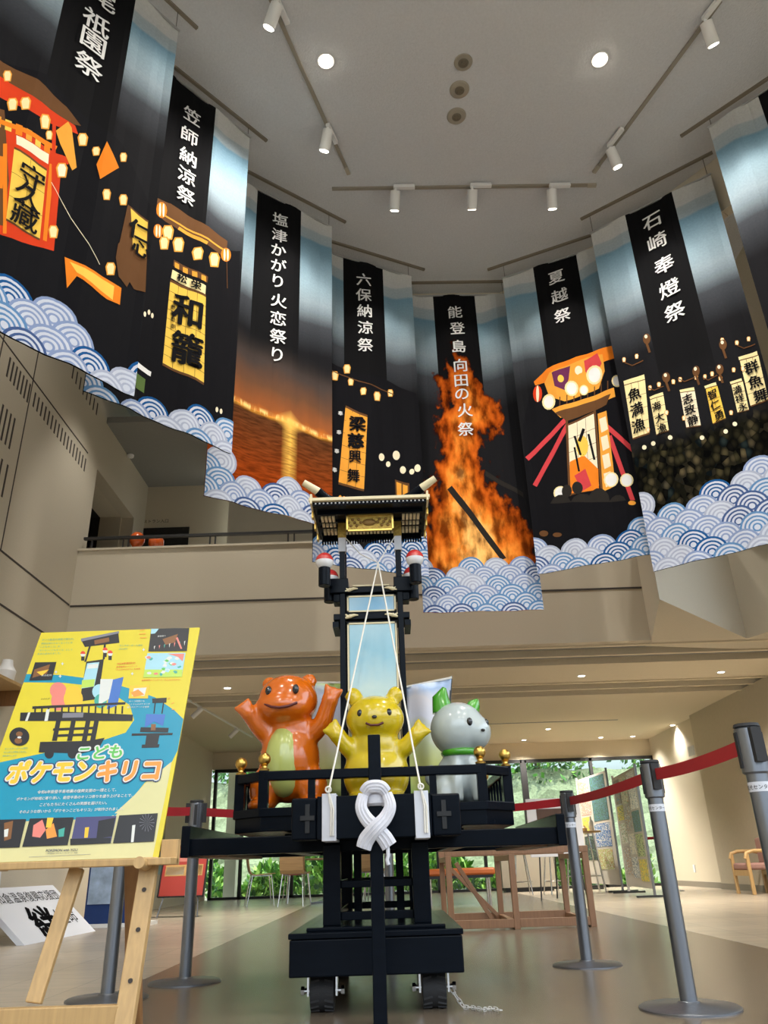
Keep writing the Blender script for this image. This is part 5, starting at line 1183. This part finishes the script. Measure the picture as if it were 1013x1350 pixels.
for k in range(14):
    t = k*math.pi*2/14; pin([(655, 118), (655+34*math.cos(t), 118+40*math.sin(t)), (655+34*math.cos(t+.06), 118+40*math.sin(t+.06))], 'grey', c5)
ptext('POKEMON with YOU', (205, 248), (345, 244), 'navy', c5, bold=.01); ptext('一般社団法人 ポケモン・ウィズ・ユー財団', (205, 258), (345, 255), 'navy', c5)
pin([(130, 271), (405, 258), (405, 259.5), (130, 272.5)], 'grey', c5)
pb.build('printed_board', [PM[k] for k in PK], pt, local=True, smooth=False, fixn=False)

ez = thing('easel', 'wooden easel holding the yellow poster', 'easel', (-.95, 2.5, 0))
zt = PZ0-.002
def ebar(name, p, q, w_, t_, mat=m_pine): return MB().bar(p, q, w_, t_, up=(0, -1, 0)).build(name, mat, ez, smooth=False, bevel=.003)
tr_ = aty(229, 1130, 2.46); 
MB().box((-1.40, 2.43, zt-.02), (tr_[0], 2.515, zt)).build('tray', m_pine, ez, smooth=False, bevel=.003)
MB().box((PXr+.005, 2.50, zt-.02), (tr_[0], 2.53, zt+.05)).build('tray_back', m_pine, ez, smooth=False, bevel=.002)
lx = aty(193, 1150, 2.47)[0]
rl = ebar('leg', (lx, 2.50, zt+.0), (lx-.005, 2.36, 0), .05, .03)
for z in (.52, .42, .30, .18, .08):
    y = 2.36+(2.50-2.36)*z/zt-.018; MB().cyl((lx, y-.002, z), (lx, y+.004, z), .006, n=12).build('peg_hole', m_groove, rl)
px_ = aty(186, 1137, 2.42); MB().cyl((px_[0], 2.40, px_[2]), (px_[0], 2.52, px_[2]-.01), .016, n=20).build('peg', m_pine, rl)
ebar('leg', (-1.30, 2.50, zt), (-1.33, 2.36, 0), .05, .03)
a = aty(95, 1145, 2.47); c = aty(38, 1325, 2.40); d_ = (c-a)/(a[2]-c[2]); q = c+d_*(c[2]-.0)*.0
ebar('front_brace', (a[0], 2.51, a[2]+.0), (c[0], 2.43, c[2]), .042, .022)
a = aty(142, 1140, 2.60); ebar('back_leg', (a[0], 2.72, .95), (a[0]+.015, 3.02, 0), .05, .03, m_pined)
cb1 = aty(172, 1337, 2.41); MB().bar((-1.36, 2.415, cb1[2]), (lx-.02, 2.415, cb1[2]), .03, .045).build('crossbar', m_pine, ez, smooth=False, bevel=.003)
for x in (-1.18, -.75): ebar('upright', (x, 2.53, zt-.02), (x, 2.53+math.tan(LEAN)*.62, zt+.62), .035, .02)
MB().bar((-1.2, 2.53+math.tan(LEAN)*.3, zt+.3), (-.73, 2.53+math.tan(LEAN)*.3, zt+.3), .02, .035).build('back_rail', m_pine, ez, smooth=False)

# ================================================================== FURNITURE AND DISPLAYS IN THE BACKGROUND
# brown wooden trestle frame behind the float
tf = thing('wooden_trestle', 'low brown wooden trestle frame on the floor behind the right side of the float', 'trestle', (.47, 8.2, 0))
X0, X1, XM, Y0, Y1, ZT = .50, 1.80, 1.10, 8.05, 9.2, .63
def tb(n, p, q, w_=.055, t_=.055): return MB().bar(p, q, w_, t_).build(n, m_oak, tf, smooth=False, bevel=.003)
for y in (Y0, Y1):
    for x in (X0, XM, X1): tb('leg', (x, y, 0), (x, y, ZT))
    tb('top_rail', (X0-.03, y, ZT+.0275), (X1+.03, y, ZT+.0275)); tb('foot_rail', (X0+.028, y, .05), (XM-.028, y, .05), .05, .07); tb('foot_rail', (XM+.028, y, .05), (X1-.028, y, .05), .05, .07)
for x in (X0, XM, X1): tb('cross_rail', (x, Y0+.028, ZT-.03), (x, Y1-.028, ZT-.03), .05, .05); tb('foot_cross_rail', (x, Y0+.028, .035), (x, Y1-.028, .035), .05, .06)
tb('brace', (X0+.03, Y1-.1, ZT-.06), (XM-.05, Y1-.1, .06), .04, .04); tb('brace', (X0+.1, Y0+.4, ZT-.06), (X0+.42, Y0+.4, .06), .04, .04)

# orange bench
bn = thing('bench', 'orange upholstered bench on chrome legs behind the wooden trestle', 'bench', (1.0, 13.2, 0))
MB().box((.42, 13.0, .40), (1.52, 13.45, .50)).build('cushion', M('orange vinyl', (.62, .16, .035), .45, var=.08, scale=10), bn, bevel=.03)
MB().box((.46, 13.03, .36), (1.48, 13.42, .40)).build('frame', m_blackm, bn, smooth=False)
for x in (.52, 1.42):
    for y in (13.06, 13.38): MB().cyl((x, y, 0), (x, y, .37), .018).build('leg', m_chrome, bn)

# cafe chairs and table by the window
def cafe_chair(loc, rz, label, first=[None]):
    if first[0] is None:
        t = thing('cafe_chair', label, 'chair', (0, 0, 0), 'moulded plywood chairs by the far window')
        def sheet(P, w_, th): 
            mb = MB(); n = len(P)
            for i in range(n-1):
                (y0, z0, w0), (y1, z1, w1) = P[i], P[i+1]; d = Vector((0, y1-y0, z1-z0)).normalized(); nn = Vector((0, -d.z, d.y))*th
                mb.loft([(-w0, y0, z0), (w0, y0, z0), (w0, y0+nn.y, z0+nn.z), (-w0, y0+nn.y, z0+nn.z)], [(-w1, y1, z1), (w1, y1, z1), (w1, y1+nn.y, z1+nn.z), (-w1, y1+nn.y, z1+nn.z)])
            return mb
        sheet([(-.22, .455, .19), (-.1, .45, .20), (.08, .44, .20), (.15, .45, .195)], 0, .012).build('seat', m_beech, t, local=True)
        mb = sheet([(.15, .45, .195), (.19, .50, .19), (.215, .60, .19), (.235, .74, .19)], 0, .012)
        for xa, xb in ((-.185, -.07), (.07, .185)): mb.box((xa, .232, .74), (xb, .246, .80))
        mb.box((-.18, .234, .80), (.18, .248, .845)); mb.build('backrest', m_beech, t, local=True)
        for sx in (-1, 1):
            MB().cyl((sx*.16, -.16, .445), (sx*.20, -.21, 0), .010, n=10).build('leg', m_chrome, t, local=True)
            MB().cyl((sx*.16, .14, .445), (sx*.20, .22, 0), .010, n=10).build('leg', m_chrome, t, local=True)
        MB().box((-.16, -.01, .425), (.16, .01, .44)).box((-.16, -.16, .425), (-.145, .14, .44)).box((.145, -.16, .425), (.16, .14, .44)).build('seat_frame', m_chrome, t, local=True, smooth=False)
        t.scale = (1.08, 1.08, 1.1); first[0] = t; t.location = loc; t.rotation_euler = (0, 0, rz); return t
    return dup(first[0], loc, rz, label)
cafe_chair((-2.38, 14.95, 0), math.radians(105), 'plywood cafe chair farthest left of the group by the window')
cafe_chair((-1.72, 14.5, 0), math.radians(170), 'plywood cafe chair with its slotted back toward the camera, left of the table')
cafe_chair((-1.85, 15.9, 0), math.radians(20), 'plywood cafe chair on the far side of the round table')
cafe_chair((-.42, 14.6, 0), math.radians(160), 'plywood cafe chair seen between the legs of the float')
cafe_chair((-.35, 15.9, 0), math.radians(-100), 'plywood cafe chair right of the table, seen through the float base')
ctb = thing('cafe_table', 'round beech table on a metal column beside the plywood chairs', 'table', (-1.2, 15.2, 0))
MB().lathe([(.40, .70), (.42, .705), (.42, .725), (.40, .73)], (-1.2, 15.2, 0), 40).build('tabletop', m_beech, ctb)
MB().cyl((-1.2, 15.2, .03), (-1.2, 15.2, .70), .03).build('column', m_steel, ctb)
for a in range(4): t = a*math.pi/2+.4; MB().bar((-1.2, 15.2, .03), (-1.2+.33*math.cos(t), 15.2+.33*math.sin(t), .015), .04, .03).build('foot', m_steel, ctb, smooth=False)
MB().lathe([(.05, 0), (.11, .02), (.16, .12), (.13, .2), (.05, .24)], (-.42, 14.62, .505), 16).build('pale_bag', M('pale grey fabric', (.5, .47, .44), .9, var=.1, scale=20)); tag(bpy.data.objects['pale_bag'], 'pale grey bag lying on the plywood chair behind the float base', 'bag')

# high tables with things on them, and stools, beyond the right barrier
def high_table(loc, label):
    t = thing('high_table', label, 'high table', loc, 'high tables by the right window'); x, y, _ = loc
    MB().box((x-.34, y-.3, 1.03), (x+.34, y+.3, 1.06)).build('tabletop', m_beech, t, smooth=False, bevel=.006)
    for sx in (-1, 1):
        for sy in (-1, 1): MB().cyl((x+sx*.20, y+sy*.2, 1.03), (x+sx*.30, y+sy*.25, 0), .017, n=12).build('leg', m_chrome, t)
    for z, f in ((.28, .275), ):
        MB().tube([(x-f, y-.24, z), (x+f, y-.24, z), (x+f, y+.24, z), (x-f, y+.24, z), (x-f, y-.24, z)], .011).build('foot_ring', m_chrome, t)
    return t
high_table((3.58, 16.2, 0), 'high table on splayed chrome legs beside the poster boards')
def stool(loc, label, first=[None]):
    if first[0] is None:
        t = thing('bar_stool', label, 'bar stool', (0, 0, 0), 'chrome stools by the right window')
        MB().lathe([(.17, .68), (.185, .69), (.185, .715), (.17, .725)], n=28).build('seat', m_beech, t, local=True)
        for k in range(4): a = k*math.pi/2+.785; MB().cyl((.12*math.cos(a), .12*math.sin(a), .69), (.22*math.cos(a), .22*math.sin(a), 0), .012, n=10).build('leg', m_chrome, t, local=True)
        MB().tube([(.188*math.cos(a), .188*math.sin(a), .22) for a in [math.pi*2*k/20 for k in range(21)]], .009).build('foot_ring', m_chrome, t, local=True)
        first[0] = t; t.location = loc; return t
    return dup(first[0], loc, .3, label)
stool((2.35, 16.0, 0), 'chrome stool left of the pair seen behind the barrier post beside the float'); stool((2.95, 16.0, 0), 'chrome stool nearest the high table by the right window')
cs = MB(); x, y = 2.75, 17.9
cn = thing('counter', 'pale boxy counter by the right window, behind the high table', 'counter', (x, y, 0))
MB().box((x-.55, y-.2, .08), (x+.55, y+.2, .98)).build('body', M('pale beige panel', (.50, .46, .38), .7, var=.05), cn, smooth=False); MB().box((x-.5, y-.18, 0), (x+.5, y+.18, .08)).build('plinth', m_blackm, cn, smooth=False)
MB().box((x-.58, y-.23, .98), (x+.58, y+.23, 1.02)).build('worktop', m_beech, cn, smooth=False)
for k, (dx, h, c, l) in enumerate(((-.22, .24, (.05, .05, .07), 'dark bottle farthest left on the high table'), (-.10, .20, (.30, .24, .16), 'brown bottle second from left on the high table'), (.06, .10, (.55, .40, .2), 'small amber jar in the middle of the high table'), (.20, .26, (.75, .75, .72), 'white bottle farthest right on the high table'))):
    o = MB().lathe([(.04, 0), (.045, .01), (.045, h*.6), (.018, h*.78), (.016, h), (.0, h)], (3.60+dx, 16.1, 1.06), 16).build('bottle' if h > .12 else 'jar', M('bottle colour %d' % k, c, .25)); tag(o, l, 'bottle' if h > .12 else 'jar', 'things on the high table')

# photograph on a stand
st = thing('photo_stand', 'white board with a food photograph, beyond the right end of the float', 'display board', (2.62, 13.6, 0))
MB().box((2.18, 13.6, .62), (3.06, 13.64, 1.50)).build('board', m_paper, st, smooth=False, bevel=.004)
fm = MB().box((2.34, 13.585, .76), (2.90, 13.6, 1.34)).build('dark_frame', M('dark print ground', (.07, .035, .025), .6, var=.4, scale=6), st, smooth=False)
fd = MB(); rr = random.Random(3)
for k in range(46):
    px, pz = rr.uniform(2.38, 2.86), rr.uniform(.80, 1.22); r0_ = rr.uniform(.025, .055)
    fd.add([(px+r0_*math.cos(t), 13.583-.0001*k, pz+r0_*.6*math.sin(t)) for t in [math.pi*2*q/9 for q in range(9)]], [tuple(range(9))], rr.randrange(4))
fd.build('food_picture', [M('print toast', (.55, .26, .08), .6), M('print bread', (.70, .45, .20), .6), M('print rust', (.35, .10, .03), .6), M('print pale', (.70, .60, .42), .6)], fm, smooth=False, fixn=False)
for sx in (-1, 1): MB().cyl((2.62+sx*.3, 13.62, .64), (2.62+sx*.36, 13.5, 0), .012, n=10).build('leg', m_blackm, st)
MB().cyl((2.62, 13.66, 1.2), (2.62, 14.1, 0), .012, n=10).build('back_leg', m_blackm, st)

# freestanding poster boards on the right
cols = dict(yellow=(.75, .60, .05), white=(.72, .72, .66), black=(.03, .035, .04), green=(.07, .17, .13), blue=(.06, .16, .42), cream=(.70, .66, .50), grey=(.30, .33, .33), brown=(.30, .17, .09), red=(.5, .08, .05), pink=(.66, .35, .33), lime=(.45, .52, .22))
def pmix(c, k):
    m, N, L, P = nt('paper %s %d' % (c, k)); P.inputs['Roughness'].default_value = .5
    tc = N.new('ShaderNodeTexCoord'); vo = N.new('ShaderNodeTexVoronoi'); mp = N.new('ShaderNodeMapping'); mp.inputs['Scale'].default_value = (9, 9, 14); mp.inputs['Location'].default_value = (k, k*2, k*3)
    L.new(tc.outputs['Object'], mp.inputs[0]); L.new(mp.outputs[0], vo.inputs['Vector'])
    vo.distance = 'CHEBYCHEV'; bw = N.new('ShaderNodeRGBToBW'); L.new(vo.outputs['Color'], bw.inputs[0]); r = N.new('ShaderNodeValToRGB'); r.color_ramp.interpolation = 'CONSTANT'; e = r.color_ramp.elements; e.new(.5); e.new(.7)
    b = cols[c]; alt = [(.75, .73, .66), (.04, .05, .06), (.45, .25, .1), (.1, .2, .3), (.2, .35, .2)]
    for el, (p, cc) in zip(e, ((0, b), (.46, alt[k % 5]), (.56, b), (.66, alt[(k+2) % 5]))): el.position = p; el.color = (*cc, 1)
    L.new(bw.outputs[0], r.inputs[0]); L.new(r.outputs[0], P.inputs['Base Color']); return m
def poster_board(name, label, p, q, z0, z1, sheets):
    P0 = Vector((p[0], p[1], 0)); P1 = Vector((q[0], q[1], 0)); d = (P1-P0).normalized(); n = Vector((-d.y, d.x, 0)); n = n if n.x < 0 else -n; L_ = (P1-P0).length
    t = thing(name, label, 'display board', P0, 'freestanding poster boards')
    MB().loft([P0+Vector((0, 0, z0))-n*.015, P1+Vector((0, 0, z0))-n*.015, P1+Vector((0, 0, z0))+n*.015, P0+Vector((0, 0, z0))+n*.015], [P0+Vector((0, 0, z1))-n*.015, P1+Vector((0, 0, z1))-n*.015, P1+Vector((0, 0, z1))+n*.015, P0+Vector((0, 0, z1))+n*.015]).build('panel', M('beige felt panel', (.50, .47, .41), .9, var=.05), t, smooth=False)
    for c in (P0-d*.02, P1+d*.02):
        MB().bar(c+Vector((0, 0, .02)), c+Vector((0, 0, z1+.05)), .035, .035).build('upright', m_white if c == P0-d*.02 else m_steel, t, smooth=False)
        MB().bar(c-n*.28+Vector((0, 0, .02)), c+n*.28+Vector((0, 0, .02)), .05, .03).build('foot', m_blackm, t, smooth=False)
    return P0, d, n, L_
def sheet(fr, s0, s1, z0, z1, c, k, label):
    P0, d, n, L_ = fr; o = n*(.0175+.001*(k % 3)); a, b_ = P0+d*s0*L_+o, P0+d*s1*L_+o; u = Vector((0, 0, 1))
    f = n*.0015
    ob = MB().loft([a+u*z0, b_+u*z0, b_+u*z1, a+u*z1], [a+u*z0+f, b_+u*z0+f, b_+u*z1+f, a+u*z1+f]).build('paper_poster', pmix(c, k), smooth=False); tag(ob, label, 'poster', 'posters on the freestanding boards')
f1 = poster_board('poster_board', 'farther of two freestanding poster boards right of the float', (3.97, 17.6), (4.13, 15.75), .12, 2.12, None)
f2 = poster_board('poster_board', 'nearer of two freestanding poster boards right of the float', (4.10, 15.2), (3.97, 13.3), .12, 1.92, None)
for k, q in enumerate(((.04, .40, 1.40, 2.05, 'pink', 'pale patterned poster at the top far corner of the farther poster board'), (.46, .94, 1.25, 2.08, 'green', 'dark green poster at the top near side of the farther poster board'), (.05, .36, 1.05, 1.36, 'yellow', 'yellow poster in the middle far side of the farther poster board'), (.44, .92, .78, 1.20, 'blue', 'blue poster in the middle near side of the farther poster board'),
        (.05, .40, .55, 1.00, 'black', 'black and white poster low on the far side of the farther poster board'), (.46, .90, .38, .74, 'lime', 'light green poster low on the near side of the farther poster board'))): sheet(f1, *q[:5], k, q[5])
for k, q in enumerate(((.04, .30, 1.45, 1.86, 'brown', 'dark red brown poster at the top far corner of the nearer poster board'), (.34, .62, 1.42, 1.86, 'cream', 'cream poster at the top middle of the nearer poster board'), (.66, .96, 1.30, 1.88, 'white', 'white poster at the top near corner of the nearer poster board'), (.05, .32, 1.18, 1.42, 'yellow', 'yellow poster under the dark red one on the nearer poster board'), (.36, .62, .98, 1.38, 'grey', 'grey landscape poster in the middle of the nearer poster board'), (.66, .95, .95, 1.27, 'green', 'green poster at mid height on the near side of the nearer poster board'),
        (.06, .34, .80, 1.13, 'white', 'white poster at mid height on the far side of the nearer poster board'), (.38, .62, .62, .94, 'cream', 'cream leaflet poster below the grey one on the nearer poster board'), (.66, .95, .58, .92, 'lime', 'light green poster low on the near side of the nearer poster board'), (.06, .34, .30, .76, 'grey', 'grey poster at the bottom far corner of the nearer poster board'), (.38, .62, .26, .58, 'white', 'white leaflet poster at the bottom middle of the nearer poster board'), (.66, .95, .22, .54, 'yellow', 'pale yellow poster at the bottom near corner of the nearer poster board'))): sheet(f2, *q[:5], k+6, q[5])

# armchair at the right wall
ac = thing('armchair', 'wooden armchair with pink cushion against the right wall', 'armchair', (5.65, 13.4, 0))
for y in (13.1, 13.7):
    for x in (5.42, 5.88): MB().bar((x, y, 0), (x, y, .57), .05, .05).build('leg', m_pine, ac, smooth=False, bevel=.008)
    MB().tube([(5.39, y, .50), (5.42, y, .58), (5.52, y, .61), (5.75, y, .61), (5.90, y, .58)], .028).build('armrest', m_pine, ac)
for x in (5.42, 5.88): MB().box((x-.02, 13.12, .26), (x+.02, 13.68, .34)).build('seat_rail', m_pine, ac, smooth=False)
MB().box((5.40, 13.13, .34), (5.84, 13.67, .44)).build('cushion', M('dusty pink fabric', (.36, .20, .17), .9, var=.1, scale=30), ac, bevel=.03)
MB().box((5.82, 13.13, .42), (5.91, 13.67, .80)).build('backrest', M('dusty pink fabric', (.36, .20, .17), .9), ac, bevel=.03)
# small things on the right wall
o = atx(912, 990, XR-.125); sg = MB().box((XR-.135, o[1]-.16, o[2]-.09), (XR-.12, o[1]+.16, o[2]+.09)).build('wall_sign', m_paper, smooth=False); tag(sg, 'small white sign high on the right wall beside the red belt', 'sign')
o = atx(916, 1145, XR-.005); sg = MB().box((XR-.015, o[1]-.05, o[2]-.07), (XR, o[1]+.05, o[2]+.07)).build('wall_socket', m_paper, smooth=False, bevel=.004); tag(sg, 'small wall socket low on the lit part of the right wall', 'socket')

# posters on the left wall, red sign, white sign, navy panel
pic = [art_mat('wall poster night', [(0, (.05, .20, .30)), (.2, (.05, .35, .45)), (.3, (.02, .03, .06)), (.55, (.55, .22, .05)), (.7, (.06, .08, .20)), (1, (.03, .05, .12))], amt=.3, nscale=6), art_mat('wall poster dusk', [(0, (.30, .40, .45)), (.3, (.06, .12, .10)), (.5, (.50, .30, .10)), (.7, (.10, .14, .30)), (1, (.04, .05, .10))], amt=.3, seed=3, nscale=6)]
for k, (y0, y1, l) in enumerate(((13.0, 14.0, 'nearer tall picture poster hanging on the left wall beyond the barrier'), (14.15, 15.2, 'farther tall picture poster hanging on the left wall beyond the barrier'))):
    t = thing('wall_poster', l, 'poster', (XL+.01, (y0+y1)/2, .5), 'tall posters on the left wall')
    MB().box((XL+.006, y0, .55), (XL+.012, y1, 2.25)).build('sheet', pic[k], t, smooth=False); MB().bar((XL+.012, y0, 2.25), (XL+.012, y1, 2.25), .015, .02).build('top_bar', m_blackm, t, smooth=False)
tp = thing('leaflet_shelf', 'low shelf of teal leaflets under the posters on the left wall', 'shelf', (XL+.15, 12.6, 0)); MB().box((XL+.02, 12.1, .95), (XL+.3, 13.0, 1.0)).build('board', m_white, tp, smooth=False); MB().box((XL+.03, 12.15, 1.0), (XL+.06, 12.95, 1.22)).build('leaflet', M('teal leaflet', (.10, .45, .50), .5, var=.3, scale=12), tp, smooth=False)
for y in (12.15, 12.95): MB().box((XL+.02, y-.02, 0), (XL+.28, y+.02, .95)).build('side', m_white, tp, smooth=False)
def a_sign(name, label, x, y, mat, w_=.62, h=.62, z0=.28, lines=None, col=None, rz=0.25):
    t = thing(name, label, 'sign', (x, y, 0), None, rz)
    R = MB(); R.loft([(-w_/2, 0, z0), (w_/2, 0, z0), (w_/2, .015, z0), (-w_/2, .015, z0)], [(-w_/2, .16, z0+h), (w_/2, .16, z0+h), (w_/2, .175, z0+h), (-w_/2, .175, z0+h)])
    b_ = R.build('board', mat, t, local=True, smooth=False)
    fr = MB()
    for a, c in (((-w_/2, 0, z0), (w_/2, 0, z0)), ((-w_/2, .16, z0+h), (w_/2, .16, z0+h)), ((-w_/2, 0, z0), (-w_/2, .16, z0+h)), ((w_/2, 0, z0), (w_/2, .16, z0+h))): fr.bar(a, c, .02, .02)
    fr.build('frame', m_blackm, b_, local=True, smooth=False)
    if lines:
        pbk = MB()
        for (x0, x1, v0, v1, mi) in lines:
            P = lambda u, v: (u*w_-w_/2, .16*v-.0015, z0+h*v); pbk.quad(P(x0, v0), P(x1, v0), P(x1, v1), P(x0, v1), mi)
        pbk.build('printing', col, b_, local=True, smooth=False, fixn=False)
    for sx in (-1, 1): MB().cyl((sx*w_*.38, .02, z0), (sx*w_*.44, -.08, 0), .011, n=8).build('leg', m_steel, t, local=True)
    MB().cyl((0, .10, z0+.2), (0, .40, 0), .011, n=8).build('back_leg', m_steel, t, local=True)
a_sign('easel_sign', 'red notice board on a small steel stand near the left barrier post', -3.05, 12.1, M('red notice', (.42, .05, .04), .5), .66, .66, .26, [(.08, .92, .40, .62, 0), (.08, .92, .85, .95, 0), (.1, .5, .42, .58, 1), (.55, .9, .42, .60, 2), (.2, .8, .68, .76, 3)], [M('notice gold', (.55, .33, .12), .6), M('notice cream', (.7, .62, .45), .6), M('notice brown', (.2, .08, .04), .6), M('notice pink', (.6, .2, .16), .6)], -.1)
a_sign('easel_sign', 'pale notice board on a steel stand partly behind the easel leg', -3.45, 11.0, m_paper, .6, .7, .30, [(.12, .5, .5, .54, 0), (.5, .9, .30, .34, 0), (.12, .8, .7, .74, 0)], [M('notice red', (.5, .05, .05), .6)], .15)

ws = thing('white_sign', 'white sign board with black Japanese writing leaning on the floor at left', 'sign', (-3.43, 8.1, 0))
A = Vector((-3.43, 8.05, .0)); Bv = Vector((-3.38, 9.75, .0)); d = (Bv-A).normalized(); up_v = Vector((-.55, .0, .48)).normalized(); nrm = d.cross(up_v)*-1; nrm = nrm if nrm.x > 0 else -nrm
H_ = .73; L_ = (Bv-A).length; th = nrm*-.05
MB().loft([A, Bv, Bv+th, A+th], [A+up_v*H_, Bv+up_v*H_, Bv+up_v*H_+th, A+up_v*H_+th]).build('board', m_paper, ws, smooth=False)
tx = MB()
def stext(s_, u0, u1, v0, v1, bold=0):
    vs, fs, x0, x1, y0, y1 = glyphs(s_)
    for ox, oy in ([(0, 0)] if not bold else [(-bold, 0), (bold, 0), (0, bold), (0, -bold)]):
        tx.add([A+d*L_*(u0+(u1-u0)*(x+ox-x0)/(x1-x0))+up_v*H_*(v0+(v1-v0)*(y+oy-y0)/(y1-y0))+nrm*.002 for x, y in vs], fs)
stext('和倉温泉復興応援団', .12, .94, .70, .90); stext('絆', .30, .62, .06, .60, .03); stext('任命', .64, .92, .22, .52)
tx.build('lettering', BP['black'], ws, smooth=False, fixn=False)
MB().bar(A+d*.1+up_v*H_*.8+th, A+d*.1-Vector((.75, 0, 0))+Vector((0, 0, .01)), .03, .03).build('prop', m_blackm, ws, smooth=False); MB().bar(Bv-d*.1+up_v*H_*.8+th, Bv-d*.1-Vector((.75, 0, -.01)), .03, .03).build('prop', m_blackm, ws, smooth=False)
nv = thing('navy_panel', 'navy blue cloth covered stand behind the back leg of the easel', 'stand', (-3.3, 10.5, 0))
MB().box((-3.75, 10.35, .0), (-3.05, 10.75, .80)).build('cloth_cover', M('navy cloth', (.012, .04, .16), .85, var=.25, scale=5), nv, bevel=.01)
MB().box((-3.72, 10.33, .25), (-3.35, 10.349, .78)).build('flower_print', M('pale blue print', (.35, .45, .60), .8, var=.6, scale=9), nv, smooth=False); MB().box((-3.85, 10.3, 0), (-2.98, 10.8, .04)).build('base', m_white, nv, smooth=False)
tc_ = thing('covered_table', 'table under a white cloth at the left picture edge', 'table', (-3.85, 7.48, 0))
wv = MB(); n = 60; prof = []
cxy = [(-4.1, 7.2), (-3.62, 7.2), (-3.62, 7.75), (-4.1, 7.75)]
pts_ = []
for k in range(4):
    for q in range(12): a = Vector((*cxy[k], 0)); c = Vector((*cxy[(k+1) % 4], 0)); pts_.append(a.lerp(c, q/12))
ctr = Vector((-3.86, 7.48, 0)); bot = [p+(p-ctr).normalized()*(.03*math.sin(i*1.9)+.02)+Vector((0, 0, .02)) for i, p in enumerate(pts_)]; top_ = [p+Vector((0, 0, .70)) for p in pts_]
wv.loft(bot, top_); wv.build('tablecloth', m_clothw, tc_)
MB().box((-4.05, 7.3, .70), (-3.72, 7.65, .76)).build('blue_tray', M('blue tray', (.03, .10, .35), .5)); tag(bpy.data.objects['blue_tray'], 'blue tray on the white covered table at the left picture edge', 'tray')
sh = thing('wall_shelf', 'wooden wall shelf high on the left wall at the picture edge', 'shelf', (XL+.1, 8.0, 2.3))
p = atx(2, 895, XL+.15); MB().box((XL+.004, p[1]-.7, p[2]-.06), (XL+.30, p[1]+.45, p[2]-.03)).build('board', m_pine, sh, smooth=False)
for dy in (-.4, .3): MB().box((XL+.004, p[1]+dy, p[2]-.22), (XL+.22, p[1]+dy+.03, p[2]-.06)).build('bracket', m_pined, sh, smooth=False)
o = MB().lathe([(.05, 0), (.09, .02), (.10, .12), (.06, .18), (.05, .24)], (XL+.16, p[1]+.05, p[2]-.03), 20).build('white_vase', m_white); tag(o, 'white vase on the wooden wall shelf at the left picture edge', 'vase')

# upper floor: handrail, sign and orange balloons
hr = thing('balcony_handrail', 'dark handrail along the upper floor balcony behind the banners', 'handrail', (-4, YB+.1, 4.6))
MB().bar((XL+.02, YB+.1, 4.82), (3.3, YB+.1, 4.82), .05, .035).build('rail', m_blackm, hr, smooth=False)
for k, px in enumerate((122, 163, 170, 277, 284, 380, 388)): x = aty(px, 712, YB+.1)[0]; MB().box((x-.01, YB+.09, 4.62), (x+.01, YB+.11, 4.81)).build('baluster', m_blackm, hr, smooth=False)
for px, py, l in ((181, 712, 'left one of two orange balloons behind the balcony handrail'), (206, 716, 'right one of two orange balloons behind the balcony handrail')):
    p = aty(px, py, YB+.62); o = MB().lathe([(.0, -.13), (.06, -.11), (.11, -.03), (.11, .04), (.07, .10), (0, .125)], p, 24).build('orange_balloon', toymat('balloon orange', (.72, .12, .02))); tag(o, l, 'balloon', 'orange balloons on the balcony')
    o.location.z += 0
p = aty(203, 689, 12.29); vs, fs, x0, x1, y0, y1 = glyphs('レストラン入口'); k = .50/(x1-x0)
sg = thing('wall_lettering', 'small sign lettering above the dark opening on the upper floor', 'sign', p); MB().add([(p[0]-.25+(x-x0)*k, 12.292, p[2]+y*k) for x, y in vs], fs).build('characters', BP['black'], sg, smooth=False)
# small spotlight at the left edge, on the left wall
